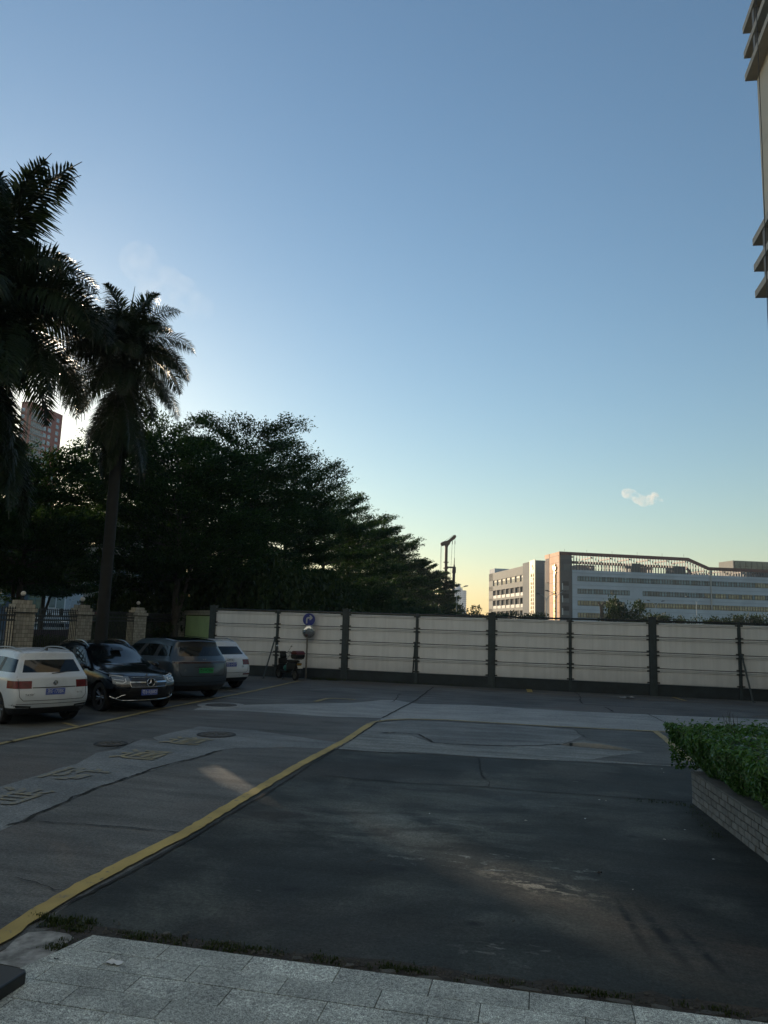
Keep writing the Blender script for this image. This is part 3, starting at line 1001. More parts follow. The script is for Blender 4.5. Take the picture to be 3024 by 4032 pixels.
P2 = pier(322, 27.0, 'tiled gate pier half hidden behind the palm trunk, globe lamp on top', 2.63, gscale=1.15)
P3 = pier(543, 33.0, 'tiled gate pier with a white globe lamp, rising behind the dark grey car', 2.66, gscale=1.1)
P4 = pier(716, 39.0, 'tiled gate pier without a lamp, next to the short wall and white sheet gate', 2.60, False)
P0 = P1 + (P1 - P2) * 0.8
def fence_bay(A, B, k, label, inset=0.36):
    d = (B - A)
    L = d.length - 2 * inset
    rz = math.atan2(d.y, d.x)
    d.normalize()
    o = A + d * inset
    t = thing('iron_fence', label, 'fence', (o.x, o.y, 0), rz, 'iron fence bays between the piers')
    mb = MB()
    for z in (0.35, 2.04, 2.2):
        mb.box(0, L, -.018, .018, z, z + .035)
    mb.build('rail', iron, t)
    n = int(L / 0.16)
    q = MB()
    q.box(-.011, .011, -.011, .011, 0.1, 2.3)
    q.lathe([(.012, 2.3), (.028, 2.34), (.012, 2.37), (.032, 2.39), (.001, 2.47)], 6)
    bm_ = q.mesh('bar', iron)
    q = MB()
    for kk in range(12):
        a, b = kk * math.pi / 6, (kk + 1) * math.pi / 6
        q.tube([(math.cos(a) * .06, 0, math.sin(a) * .06), (math.cos(b) * .06, 0, math.sin(b) * .06)], .009, 5)
    rm = q.mesh('ring', iron)
    for i in range(n):
        x = (i + .5) * L / n
        place('bar', bm_, t, (x, 0, 0))
        if i < n - 1: place('ring', rm, t, (x + .5 * L / n, 0, 2.137))
    q = MB()
    q.box(0, L, -.1, .1, 0, .32)
    q.build('kerb', M('plinth_concrete', (0.12, 0.12, 0.11), 0.9, var=0.3, bump=.3), t)
fence_bay(P0, P1, 0, 'black iron fence bay with spear tips cut by the left edge')
fence_bay(P1, P2, 1, 'black iron fence bay between the widest pier and the palm')
fence_bay(P2, P3, 2, 'black iron fence bay in the dark behind the black car')
fence_bay(P3, P4, 3, 'black iron fence bay right of the third pier, over the dark grey car')

# short tiled wall with the white sheet gate
wl = thing('tiled_wall', 'short cream tiled wall coping between the last pier and the hoarding', 'wall', RY(716, 2400, 39.0).xy.to_3d(), 0)
A_ = RY(724, 2400, 38.0); B_ = RY(838, 2400, 33.5)
A_.z = B_.z = 0
wl.location = A_
wl.rotation_euler = (0, 0, math.atan2((B_ - A_).y, (B_ - A_).x))
LW = (B_ - A_).length
q = MB()
q.box(0, LW, -.08, .08, 2.42, 2.64)
q.build('coping', grout, wl)
nt_ = int(LW / TW)
for i in range(nt_):
    for r2 in range(2):
        place('tile', tile_me, wl, ((i + .5) * LW / nt_, -.081, 2.42 + (r2 + .5) * .11), (0, 0, 0), (LW / nt_ / TW, 1, .93))
C_ = RY(735, 2400, 36.5); D_ = RY(832, 2400, 33.2)
C_.z = D_.z = 0
gt = thing('sheet_gate', 'pale green translucent sheet gate with a ring handle between tiled wall and hoarding', 'gate', C_, math.atan2((D_ - C_).y, (D_ - C_).x))
LG = (D_ - C_).length
gm = M('pale_green_sheet', (0.62, 0.69, 0.46), 0.5, var=0.2, vs=1.5, bump=0.15, bs=4)
_tn = gm.node_tree       # thin corrugated plastic: the low sun behind it shines through
_tb = _tn.nodes.new('ShaderNodeBsdfTranslucent'); _tb.inputs[0].default_value = (.62, .72, .40, 1)
_tm = _tn.nodes.new('ShaderNodeMixShader'); _tm.inputs[0].default_value = .55
_tn.links.new(_tn.nodes['Principled BSDF'].outputs[0], _tm.inputs[1]); _tn.links.new(_tb.outputs[0], _tm.inputs[2]); _tn.links.new(_tm.outputs[0], _tn.nodes['Material Output'].inputs[0])
GATE_MID = (C_ + D_) / 2
q = MB(); q.box(0, LG, -.003, .003, 0.1, 1.4); q.build('panel', gm, gt)
q = MB(); q.box(0, LG, -.003, .003, 1.42, 2.38); q.build('panel', gm, gt)
q = MB(); q.box(0, LG, -.03, .03, 1.4, 1.42); q.box(-.04, 0, -.03, .03, 0.05, 2.42); q.build('frame', hg, gt)
q = MB()
for kk in range(14):
    a, b = kk * math.pi / 7, (kk + 1) * math.pi / 7
    q.tube([(.22 + math.cos(a) * .16, -.05, 1.15 + math.sin(a) * .16), (.22 + math.cos(b) * .16, -.05, 1.15 + math.sin(b) * .16)], .018, 6)
q.build('ring_handle', hg, gt)

# ================================================================== TRAFFIC SIGN AND MIRROR
sp_ = G(1203, 2673)
sg = thing('traffic_mirror_post', 'grey pole with round blue turn right sign above a convex traffic mirror', 'sign post', sp_, R(-8))
galv = M('weathered_steel', (0.20, 0.19, 0.17), 0.55, 0.3, var=0.25, vs=8)
q = MB(); q.tube([(0, 0, 0), (0, 0, 2.5)], .038, 12); q.build('pole', galv, sg, smooth=40)
blue = M('sign_blue', (0.012, 0.03, 0.24), 0.4, var=0.08)
white = M('sign_white', (0.50, 0.52, 0.52), 0.5, var=0.06)
q = MB()
q.lathe([(.001, -.012), (.245, -.012), (.252, -.004), (.252, .004), (.001, .004)], 40, (0, -.06, 2.36), axis='y')
sf = q.build('sign_face', blue, sg, (0.045, 0, 0), smooth=30)
q = MB()
# turn arrow: stem up, bend, head to the right
def arc(cx, cz, r_, a0, a1, n=8): return [(cx + r_ * math.cos(R(a0 + (a1 - a0) * i / n)), cz + r_ * math.sin(R(a0 + (a1 - a0) * i / n))) for i in range(n + 1)]
poly = [(-.115, -.16), (-.06, -.16), (-.055, .0)] + arc(-.02, .005, .035, 180, 90) + [(.045, .04), (.01, -.02), (.075, -.02), (.16, .075), (.075, .17), (.01, .17), (.045, .105), (-.03, .105)] + arc(-.02, .01, .095, 100, 180)
q.prism(poly, -.0775, -.0735, axis='y')
q.build('arrow', white, sf, (0, 0, 2.36))
q = MB()
q.lathe([(.001, -.09)] + [(.25 * math.sin(a), -.02 - .07 * math.cos(a)) for a in [i * math.pi / 2 / 14 for i in range(1, 15)]], 40, (0, 0, 0), axis='y')
mir = q.build('mirror', M('convex_mirror', (0.82, 0.82, 0.8), 0.015, 1.0, var=0.01), sg, (.075, -.10, 1.87), R(20), smooth=50)
mir.rotation_euler = (R(9), 0, R(14))
q = MB()
q.lathe([(.245, -.03), (.262, -.03), (.268, 0.0), (.262, .03), (.20, .07), (.06, .10), (.001, .10)], 40, axis='y')
q.build('mirror_housing', M('orange_red_plastic', (0.28, 0.03, 0.015), 0.45), mir, smooth=40)
q = MB()
q.lathe([(.242, -.045), (.272, -.035), (.276, -.01), (.268, -.005)], 40, axis='y')
q.build('mirror_rim', M('pale_rim', (0.5, 0.5, 0.48), 0.4), mir, smooth=40)
q = MB(); q.box(-.02, .10, -.06, -.03, 1.84, 1.9); q.box(-.02, .07, -.055, -.03, 2.33, 2.39); q.build('bracket', galv, sg)

# ================================================================== SCOOTER
blk = M('black_plastic', (0.010, 0.011, 0.012), 0.35, var=0.2)
rub = M('tyre_rubber', (0.012, 0.012, 0.012), 0.85, var=0.2, bump=.3, bs=60)
chrome = M('chrome', (0.55, 0.55, 0.55), 0.12, 1.0, var=0.03)
sx_ = G(1162, 2680)
scoot = thing('electric_scooter', 'black electric scooter with a red top box parked against the hoarding', 'scooter', (0, 0, 0), 0)
SAZ = R(-38)
scoot.rotation_euler = (0, 0, math.pi / 2 - SAZ)         # local +x = forward
fw = Vector((math.sin(SAZ), math.cos(SAZ), 0))
scoot.location = sx_ + fw * 0.62 + Vector((0, 0, 0))
def wheel_s(x, r_):
    q = MB()
    q.lathe([(r_ - .07, -.045), (r_ - .03, -.055), (r_ - .005, -.035), (r_, 0), (r_ - .005, .035), (r_ - .03, .055), (r_ - .07, .045)], 26, axis='y')
    w_ = q.build('wheel', rub, scoot, (x, 0, r_), smooth=40)
    q = MB()
    q.lathe([(.001, -.03), (.05, -.035), (.06, -.02), (r_ - .07, -.03), (r_ - .065, 0), (r_ - .07, .03), (.06, .02), (.05, .035), (.001, .03)], 20, axis='y')
    q.build('hub', M('grey_alloy', (0.12, 0.12, 0.12), 0.35, 0.8), w_, smooth=40)
wheel_s(-.62, .225); wheel_s(.62, .225)
q = MB()   # leg shield, tapering down to the floor board
for (x0, x1, y0, z0, z1) in ((.36, .46, .17, .35, .60), (.34, .44, .19, .60, .82), (.32, .42, .14, .82, .97)):
    q.box(x0, x1, -y0, y0, z0, z1)
q.prism([(.30, .26), (-.12, .26), (-.12, .33), (.30, .33), (.42, .40), (.46, .34)], -.14, .14, axis='y')
bevel(q.build('leg_shield', blk, scoot), .03, 3, 30)
q = MB()
q.prism([(.50, .42), (.78, .45), (.84, .40), (.72, .50), (.60, .54), (.48, .52)], -.075, .075, axis='y')
bevel(q.build('front_mudguard', blk, scoot), .02)
q = MB(); q.tube([(.62, 0, .225), (.50, 0, .50), (.38, 0, .98)], .03, 8); q.tube([(.62, .07, .225), (.54, .07, .46)], .018, 6); q.tube([(.62, -.07, .225), (.54, -.07, .46)], .018, 6); q.build('fork', hb, scoot)
q = MB()
q.prism([(-.10, .32), (-.75, .42), (-.86, .60), (-.80, .68), (-.15, .70), (-.08, .60)], -.13, .13, axis='y')
bevel(q.build('rear_body', blk, scoot), .05, 3, 25)
q = MB()
q.prism([(-.08, .69), (-.70, .69), (-.72, .75), (-.45, .80), (-.25, .765), (-.08, .78)], -.14, .14, axis='y')
bevel(q.build('seat', M('brown_seat', (0.022, 0.018, 0.014), 0.6), scoot), .03, 3, 25)
q = MB()
q.tube([(.30, -.36, 1.04), (.34, -.22, 1.06), (.37, 0, 1.00), (.34, .22, 1.06), (.30, .36, 1.04)], .014, 8)
q.tube([(.30, -.37, 1.04), (.318, -.27, 1.05)], .02, 8); q.tube([(.30, .37, 1.04), (.318, .27, 1.05)], .02, 8)
q.box(.33, .47, -.10, .10, .96, 1.08)
q.build('handlebar', hb, scoot)
q = MB(); q.sphere((.50, 0, .99), .075, 8, sq=(.5, 1, 1)); q.build('headlight', M('lamp_glass', (0.3, 0.3, 0.3), 0.1), scoot, smooth=60)
for s in (-1, 1):
    q = MB(); q.tube([(.33, s * .2, 1.06), (.32, s * .27, 1.18), (.31, s * .31, 1.26)], .006, 6)
    st = q.build('mirror_stem', hb, scoot)
    q = MB(); q.sphere((.31, s * .33, 1.28), .055, 8, sq=(.3, 1, .8)); q.build('mirror', M('mirror_silver', (0.8, 0.8, 0.78), 0.03, 1.0, var=.01), st, smooth=60)
q = MB(); q.tube([(.36, -.30, 1.04), (.46, -.36, .93), (.42, -.24, .80), (.36, -.12, .78)], .006, 6); q.tube([(.36, .30, 1.04), (.48, .38, .92), (.44, .22, .80)], .006, 6); q.build('cable', hb, scoot)
# top box
tb = MB(); tb.prism([(-.56, .83), (-.90, .83), (-.97, .93), (-.98, 1.0), (-.50, 1.0), (-.50, .93)], -.19, .19, axis='y')
box_o = bevel(tb.build('top_box', blk, scoot), .03, 3, 25)
tb = MB(); tb.prism([(-.49, 1.003), (-.985, 1.003), (-.95, 1.09), (-.86, 1.14), (-.62, 1.14), (-.53, 1.09)], -.195, .195, axis='y')
bevel(tb.build('lid', M('red_lid', (0.10, 0.008, 0.008), 0.3), box_o), .03, 3, 25)
q = MB(); q.tube([(-.5, -.12, .78), (-.86, -.12, .81), (-.86, .12, .81), (-.5, .12, .78)], .012, 6); q.build('rack', chrome, scoot)
q = MB(); q.box(-.885, -.85, -.10, .10, .60, .68); q.build('tail_light', M('amber_lens', (0.22, 0.13, 0.03), 0.25), scoot)
q = MB(); q.box(-.006, .006, -.11, .11, -.06, .06)
pl_ = q.build('number_plate', M('plate_cream', (0.5, 0.48, 0.40), 0.5), scoot, (-.93, 0, .53)); pl_.rotation_euler = (0, R(28), 0)
q = MB(); q.tube([(-.55, .12, .225), (-.72, .11, .62)], .022, 8); q.tube([(-.55, -.12, .225), (-.72, -.11, .62)], .022, 8); q.build('shock_absorber', chrome, scoot)
q = MB(); q.prism([(-.46, .42), (-.86, .42), (-.92, .30), (-.86, .46), (-.6, .52)], -.08, .08, axis='y'); q.build('rear_mudguard', blk, scoot)
q = MB(); q.tube([(-.1, .10, .26), (-.14, .30, .0)], .012, 6); q.build('stand', hb, scoot)
q = MB(); q.sphere((0, 0, 0), .13, 9, sq=(1, .85, .95))
hh = q.build('helmet', M('teal_helmet', (0.035, 0.17, 0.145), 0.35), None, scoot.location + Matrix.Rotation(math.pi / 2 - SAZ, 3, 'Z') @ Vector((.12, -.03, .445)), smooth=60)
tag(hh, 'teal rounded helmet resting on the foot board of the scooter', 'helmet')

# ================================================================== PLANTER AND HEDGE
PRZ = R(-6.5)                          # the planter is not quite square to the grid
pln = thing('brick_planter', 'low planter wall of grey painted bricks under the hedge', 'planter', S(2.05, 11.2), PRZ)
bk = M('grey_painted_brick', (0.21, 0.215, 0.205), 0.75, var=0.22, vs=12, bump=.4, bs=50, orand=0.14)
mortar = M('sooty_mortar', (0.012, 0.013, 0.013), 0.95, var=0.3, vs=20)
BL, BH, BD = 0.205, 0.083, 0.10
q = MB(); q.box(.012, .30, -9, -.012, -.02, .40); q.build('core', mortar, pln)
q = MB(); q.box(-BL + .012, .002, -.013, 0, -BH / 2 + .005, BH / 2 - .005)
def bmesh_(L):
    b_ = MB()
    b_.box(0, .05, -L + .02, 0, .007, BH - .006)
    return b_.mesh('brick', bk)
bfull, bhalf = bmesh_(BL), bmesh_(BL / 2)
nb = 0
for r2 in range(5):
    v = -.002
    if r2 % 2:
        place('brick', bhalf, pln, (0, v, r2 * BH - .012), (0, 0, 0)); v -= BL / 2
    while v > -4.6:
        place('brick', bfull, pln, (rnd.uniform(-.003, .002), v, r2 * BH - .012), (0, 0, rnd.uniform(-.006, .006)))
        v -= BL
    # the short end facing away shows its edge only
    place('brick', bhalf, pln, (.055, -.0, r2 * BH - .012), (0, 0, math.pi / 2))
q = MB(); q.box(-.006, .34, -9, .006, .403, .425)
bevel(q.build('coping', M('cement_coping', (0.17, 0.175, 0.168), 0.85, var=0.25, vs=5, bump=.5, bs=40, world=True), pln), .006)
q = MB(); q.box(.34, 3.0, -9, .6, -.02, .38); q.build('soil', M('planter_soil', (0.03, 0.025, 0.02), 0.95, var=.4, vs=10, bump=1, bs=30), pln)

hedge = thing('hedge', 'clipped dark green hedge growing over the brick planter', 'hedge', S(2.05, 11.2) + Matrix.Rotation(PRZ, 3, 'Z') @ Vector((-.22, -5.35, 0)), PRZ)
hl = leaf_mat('hedge_leaf', (0.024, 0.085, 0.016), (0.085, 0.20, 0.045), 0.28, 0.32, 0.5)
def hedge_leaves(N, seed):
    r_ = np.random.RandomState(seed)
    U, Vv, Z0, Z1_ = 3.2, 6.7, 0.44, 1.04
    pts, nrm = [], []
    cnt = [int(N * .5), int(N * .40), int(N * .1)]
    # top
    x = r_.rand(cnt[0]) * U; y = r_.rand(cnt[0]) * Vv - 1.2
    hz = 0.02 * np.sin(x * 5 + y * 3) + 0.018 * np.sin(y * 7 - x * 4)
    z = Z1_ + hz - np.abs(r_.randn(cnt[0])) * .05 + (r_.rand(cnt[0]) ** 12) * .13
    pts.append(np.stack([x, y, z], 1)); nrm.append(np.tile([-.15, -.15, 1.0], (cnt[0], 1)))
    # left side, bulging
    y = r_.rand(cnt[1]) * Vv - 1.2; t = r_.rand(cnt[1]); z = Z0 + t * (Z1_ - Z0)
    bul = -.05 + .44 * (1 - t) ** 1.7 + .05 * np.sin(y * 6 + t * 4) + np.abs(r_.randn(cnt[1])) * .06
    pts.append(np.stack([bul, y, z], 1)); nrm.append(np.tile([-1.0, -.2, .35], (cnt[1], 1)))
    # far end
    x = r_.rand(cnt[2]) * U; t = r_.rand(cnt[2]); z = Z0 + t * (Z1_ - Z0)
    pts.append(np.stack([x, Vv - 1.2 - np.abs(r_.randn(cnt[2])) * .08 + .1 * np.sin(t * 3), z], 1)); nrm.append(np.tile([0, 1.0, .3], (cnt[2], 1)))
    P = np.concatenate(pts); Nn = np.concatenate(nrm) + r_.randn(N, 3) * .55
    Nn /= np.linalg.norm(Nn, axis=1)[:, None]
    A = np.cross(Nn, r_.randn(N, 3)); A /= np.linalg.norm(A, axis=1)[:, None]
    B = np.cross(Nn, A)
    L = (.014 + .026 * r_.rand(N) ** 1.5)[:, None]; W_ = L * .5
    fold = Nn * L * .25
    # six cornered leaf folded on its midrib: two quads
    q1 = np.stack([P - A * L, P + B * W_ * .9 - A * L * .3 + fold, P + B * W_ * .7 + A * L * .4 + fold, P + A * L * 1.1], 1)
    q2 = np.stack([P - A * L, P + A * L * 1.1, P - B * W_ * .7 + A * L * .4 + fold, P - B * W_ * .9 - A * L * .3 + fold], 1)
    return P, np.concatenate([q1, q2])
_, hv = hedge_leaves(46000, 4)
# join both halves of each leaf so that a leaf has one colour
def paired(name, V, mat):
    n2 = V.shape[0] // 2
    a, b = V[:n2], V[n2:]
    co = np.stack([a[:, 0], a[:, 1], a[:, 2], a[:, 3], b[:, 2], b[:, 3]], 1)
    me = bpy.data.meshes.new(name)
    me.vertices.add(n2 * 6); me.vertices.foreach_set('co', co.reshape(-1).astype(np.float32))
    base = np.arange(n2)[:, None] * 6
    lo = np.concatenate([base + np.array([[0, 1, 2, 3]]), base + np.array([[0, 3, 4, 5]])], 1).reshape(-1)
    me.loops.add(lo.size); me.loops.foreach_set('vertex_index', lo.astype(np.int32))
    me.polygons.add(n2 * 2); me.polygons.foreach_set('loop_start', np.arange(0, n2 * 8, 4, dtype=np.int32)); me.polygons.foreach_set('loop_total', np.full(n2 * 2, 4, dtype=np.int32))
    me.materials.append(mat); me.update(calc_edges=True); me.validate()
    return me
o = place('foliage', paired('foliage', hv, hl), hedge); o['kind'] = 'stuff'
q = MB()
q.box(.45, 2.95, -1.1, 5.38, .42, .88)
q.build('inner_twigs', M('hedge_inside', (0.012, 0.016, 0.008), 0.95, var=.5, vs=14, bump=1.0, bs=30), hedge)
stem_m = M('hedge_stem', (0.05, 0.04, 0.03), 0.9)
for k in range(16):
    y = rnd.uniform(-1, 5.3); x = rnd.uniform(.46, .62)
    q = MB(); q.tube([(x, y, .36), (x + rnd.uniform(-.04, .05), y + rnd.uniform(-.06, .06), .66)], .009, 5); q.build('stem', stem_m, hedge)
q = MB()
for k in range(9):
    a = rnd.uniform(-.06, .06)
    q.tube([(.72 + a, 5.15, .9), (.70 + a * 1.5, 5.15 + rnd.uniform(-.05, .05), 1.10), (.70 + a * 2.2 + rnd.uniform(-.03, .03), 5.15, 1.17 + rnd.uniform(.0, .11))], [.004, .003, .0015], 5)
o = q.build('dry_stem', M('dry_stem', (0.07, 0.06, 0.045), 0.9), hedge)
# crushed clear bag on the hedge
r_ = random.Random(3)
g_ = G(2950, 2912, 1.05)
q = MB()
vs, fs = [], []
for j in range(6):
    for i in range(9):
        vs.append(((i / 8 - .5) * .15, (j / 5 - .5) * .075, .012 * math.sin(i * 1.7 + j) + r_.uniform(0, .012) + .02 * (1 - abs(j / 5 - .5) * 2)))
for j in range(5):
    for i in range(8): fs.append((j * 9 + i, j * 9 + i + 1, (j + 1) * 9 + i + 1, (j + 1) * 9 + i))
q.add(vs, fs)
bag_m = M('milky_plastic', (0.33, 0.37, 0.40), 0.2, var=0.35, vs=30)
o = q.build('plastic_bag', bag_m, None, g_, GRID - .1, smooth=30)
tag(o, 'crushed clear plastic bag with blue print lying on top of the hedge', 'litter')
q = MB(); q.box(-.025, .03, -.018, .018, .034, .036); q.build('print', M('blue_print', (0.05, 0.10, 0.35), 0.4), o)
# ================================================================== CARS
black_trim = M('car_black_trim', (0.010, 0.010, 0.011), 0.45, var=0.15)
cglass = glass_mat('car_glass', (0.006, 0.009, 0.011), 0.03)
tyre = M('car_tyre', (0.012, 0.012, 0.012), 0.85, var=0.2)
alloy = M('alloy_rim', (0.22, 0.22, 0.23), 0.3, 0.9, var=0.1)
chr_ = M('bright_chrome', (0.62, 0.63, 0.64), 0.1, 1.0, var=0.02)
red_l = M('tail_lamp_red', (0.12, 0.005, 0.008), 0.2, var=0.3, vs=9, coat=0.0)
head_l = M('headlamp_glass', (0.20, 0.23, 0.25), 0.06, var=0.3, vs=14, coat=0.8)
drl_m = M('lamp_strip', (0.85, 0.88, 0.9), 0.15, var=.05)
plate_b = M('plate_blue', (0.008, 0.055, 0.42), 0.4, var=0.08)
plate_g = M('plate_green', (0.03, 0.36, 0.10), 0.4, var=0.25, vs=6)
plate_w = M('plate_letter_white', (0.62, 0.65, 0.66), 0.5, var=0.03)
plate_k = M('plate_letter_black', (0.012, 0.013, 0.013), 0.5)
seam_m = M('panel_gap', (0.006, 0.006, 0.006), 0.9)

SS = [0, .03, .09, .17, .30, .335, .47, .59, .625, .78, .90, .97, 1]
CC = [-1, -.93, -.62, -.3, 0, .3, .62, .93, 1]
SUV = dict(
    L=4.6,
    #  zr   zm    zf    xr     xf    w
    lev=[(.25, .22, .25, -2.10, 2.12, .84),
         (.40, .36, .38, -2.24, 2.24, .905),
         (.63, .62, .58, -2.30, 2.30, .925),
         (.84, .80, .70, -2.235, 2.27, .925),
         (1.03, 1.00, .89, -2.20, 2.16, .915),
         (1.08, 1.055, .985, -2.18, 1.60, .90),
         (1.13, 1.095, 1.05, -2.12, 1.02, .865),
         (1.50, 1.555, 1.50, -1.83, .38, .70),
         (1.60, 1.665, 1.575, -1.82, .18, .63)],
    tr=.10, tf=.16, bow_r=.12, bow_f=.22, crown=.035, wb=2.73, wr=.36, wx=.0)


def car_core(P, paint, roof, tags):
    S_, C_, LV = SS, CC, P['lev']
    nx, ny, nk = len(S_) - 1, len(C_) - 1, len(LV) - 1
    verts, idx = [], {}
    def pt(i, j, k):
        key = (i, j, k)
        if key in idx: return idx[key]
        s, c = S_[i], C_[j]
        zr, zm, zf, xr, xf, w_ = LV[k]
        x = xr + (xf - xr) * s
        z = zr * (1 - s) * (1 - 2 * s) + 4 * zm * s * (1 - s) + zf * s * (2 * s - 1)
        ta = P['tr'] * max(0, (.10 - s) / .10) ** 2 + P['tf'] * max(0, (s - .86) / .14) ** 2 * (1 if k <= 5 else .35)
        y = c * w_ * (1 - ta)
        er, ef = max(0, 1 - s / .09), max(0, 1 - (1 - s) / .10)
        x += P['bow_r'] * er * c * c * (1 if k < 7 else .7)
        x -= P['bow_f'] * ef * c * c * (1 if k <= 5 else .8)
        if k == nk: z += P['crown'] * (1 - c * c)
        if i == nx and k in (5, 6): z += .03 * (1 - c * c)
        if i == 0 and k == nk: z += 0.0
        idx[key] = len(verts)
        verts.append((x, y, z))
        return idx[key]
    faces, mats = [], []
    def add(side, a, b, q):
        faces.append(q); mats.append(tags(side, a, b))
    for j in range(ny):
        for k in range(nk):
            add('rear', j, k, (pt(0, j, k), pt(0, j, k + 1), pt(0, j + 1, k + 1), pt(0, j + 1, k)))
            add('front', j, k, (pt(nx, j, k), pt(nx, j + 1, k), pt(nx, j + 1, k + 1), pt(nx, j, k + 1)))
    for i in range(nx):
        for k in range(nk):
            add('side', i, k, (pt(i, 0, k), pt(i + 1, 0, k), pt(i + 1, 0, k + 1), pt(i, 0, k + 1)))
            add('side', i, k, (pt(i, ny, k), pt(i, ny, k + 1), pt(i + 1, ny, k + 1), pt(i + 1, ny, k)))
        for j in range(ny):
            add('top', i, j, (pt(i, j, nk), pt(i + 1, j, nk), pt(i + 1, j + 1, nk), pt(i, j + 1, nk)))
            add('bottom', i, j, (pt(i, j, 0), pt(i, j + 1, 0), pt(i + 1, j + 1, 0), pt(i + 1, j, 0)))
    me = bpy.data.meshes.new('car_cage')
    me.from_pydata(verts, [], faces)
    slots = [paint, cglass, black_trim, red_l, head_l, roof]
    for s_ in slots: me.materials.append(s_)
    me.polygons.foreach_set('material_index', mats)
    ob = bpy.data.objects.new('car_cage', me)
    col.objects.link(ob)
    sd = ob.modifiers.new('s', 'SUBSURF'); sd.levels = 2; sd.render_levels = 2
    cut = MB()
    for sx in (-1, 1):
        xw = sx * P['wb'] / 2 + P['wx']
        for sy in (-1, 1):
            cut.prism([(xw + (P['wr'] + .045) * math.cos(a), P['wr'] + .0 + (P['wr'] + .045) * math.sin(a)) for a in [i * math.pi / 16 for i in range(32)]], sy * .62, sy * 1.2, axis='y', mi=2)
    cme = cut.mesh('wheel_cut', slots)
    cob = bpy.data.objects.new('wheel_cut', cme)
    col.objects.link(cob)
    bo = ob.modifiers.new('b', 'BOOLEAN'); bo.operation = 'DIFFERENCE'; bo.object = cob; bo.solver = 'EXACT'
    dg = bpy.context.evaluated_depsgraph_get()
    em = bpy.data.meshes.new_from_object(ob.evaluated_get(dg))
    bpy.data.objects.remove(ob); bpy.data.objects.remove(cob)
    return em, slots


def split_car(em, slots, root):
    co = [v.co.copy() for v in em.vertices]
    pol = [(tuple(p.vertices), p.material_index) for p in em.polygons]
    bvh = BVHTree.FromPolygons(co, [p[0] for p in pol])
    par = list(range(len(pol)))
    def find(a):
        while par[a] != a: par[a] = par[par[a]]; a = par[a]
        return a
    seen = {}
    for fi, (vs, mi) in enumerate(pol):
        for v in vs:
            k = (v, mi)
            if k in seen: par[find(fi)] = find(seen[k])
            else: seen[k] = fi
    groups = {}
    for fi, (vs, mi) in enumerate(pol):
        key = (mi, find(fi)) if mi in (1, 3, 4) else (mi, -1)
        groups.setdefault(key, []).append(vs)
    outs = {}
    for (mi, _), fl in groups.items():
        used = sorted({v for f in fl for v in f})
        mp = {v: i for i, v in enumerate(used)}
        vs = [co[v] for v in used]
        cx = sum(v.x for v in vs) / len(vs)
        cy = sum(v.y for v in vs) / len(vs)
        nm = {0: 'body', 2: 'cladding', 5: 'roof'}.get(mi)
        if mi == 1:
            ex = max(v.y for v in vs) - min(v.y for v in vs)
            nm = 'side_window' if ex < .5 else ('rear_window' if cx < 0 else 'windscreen')
        if mi == 3: nm = 'tail_light'
        if mi == 4: nm = 'headlight'
        me = bpy.data.meshes.new(nm)
        me.from_pydata([tuple(v) for v in vs], [], [tuple(mp[v] for v in f) for f in fl])
        me.materials.append(slots[mi])
        me.polygons.foreach_set('use_smooth', [True] * len(me.polygons))
        me.set_sharp_from_angle(angle=R(38))
        outs.setdefault(nm, []).append(place(nm, me, root))
    return bvh, outs


def car_wheels(root, P, spokes=5):
    r_ = P['wr']
    q = MB()
    q.lathe([(r_ * .66, -.10), (r_ * .93, -.115), (r_ * .99, -.08), (r_, 0), (r_ * .99, .08), (r_ * .93, .115), (r_ * .66, .10)], 32, axis='y')
    tm = q.mesh('wheel', tyre, 40)
    q = MB()
    q.lathe([(r_ * .67, -.09), (r_ * .62, -.085), (r_ * .60, .05), (.001, .05)], 28, axis='y', mi=1)
    q.lathe([(.001, -.065), (.05, -.065), (.06, -.04)], 14, axis='y')
    for k in range(spokes * 2):
        a = 2 * math.pi * (k // 2) / spokes + (.16 if k % 2 else -.16)
        q.tube([(.04 * math.cos(a), -.055, .04 * math.sin(a)), (r_ * .63 * math.cos(a * 1.0), -.07, r_ * .63 * math.sin(a))], .018, 6)
    rm = q.mesh('rim', [alloy, black_trim], 40)
    for sx in (-1, 1):
        for sy in (-1, 1):
            w_ = place('wheel', tm, root, (sx * P['wb'] / 2 + P['wx'], sy * (P['lev'][2][5] - .15), r_), (0, 0, 0 if sy < 0 else math.pi))
            place('rim', rm, w_)


def put_car(label, group, ref_px, ref_local, az, scale=1.0):
    """ref_px: the ground point under local point ref_local (x forward, y left)."""
    rz = math.pi / 2 - R(az)
    g_ = G(*ref_px)
    off = Matrix.Rotation(rz, 3, 'Z') @ Vector((ref_local[0] * scale, ref_local[1] * scale, 0))
    t = thing('parked_car', label, 'car', g_ - off, rz, group)
    t.scale = (scale,) * 3
    return t


def hitx(bvh, y, z, rear=True):
    d = Vector((1, 0, 0)) if rear else Vector((-1, 0, 0))
    h = bvh.ray_cast(Vector((-6 if rear else 6, y, z)), d)
    return (h[0], h[1]) if h[0] is not None else (Vector((-2.2 if rear else 2.2, y, z)), -d)


def seam(bvh, pts, root, rear=True, r_=.005, mat=None, name='shut_line', sink=.0, flat=None):
    P = []
    for i in range(len(pts) - 1):
        a, b = pts[i], pts[i + 1]
        k = max(1, int(math.hypot(b[0] - a[0], b[1] - a[1]) / .06))
        P += [(a[0] + (b[0] - a[0]) * j / k, a[1] + (b[1] - a[1]) * j / k) for j in range(k)]
    P.append(pts[-1])
    q = MB()
    q.tube([hitx(bvh, y, z, rear)[0] + Vector((-sink if rear else sink, 0, 0)) for y, z in P], r_, 6)
    return q.build(name, mat or seam_m, root, smooth=50)


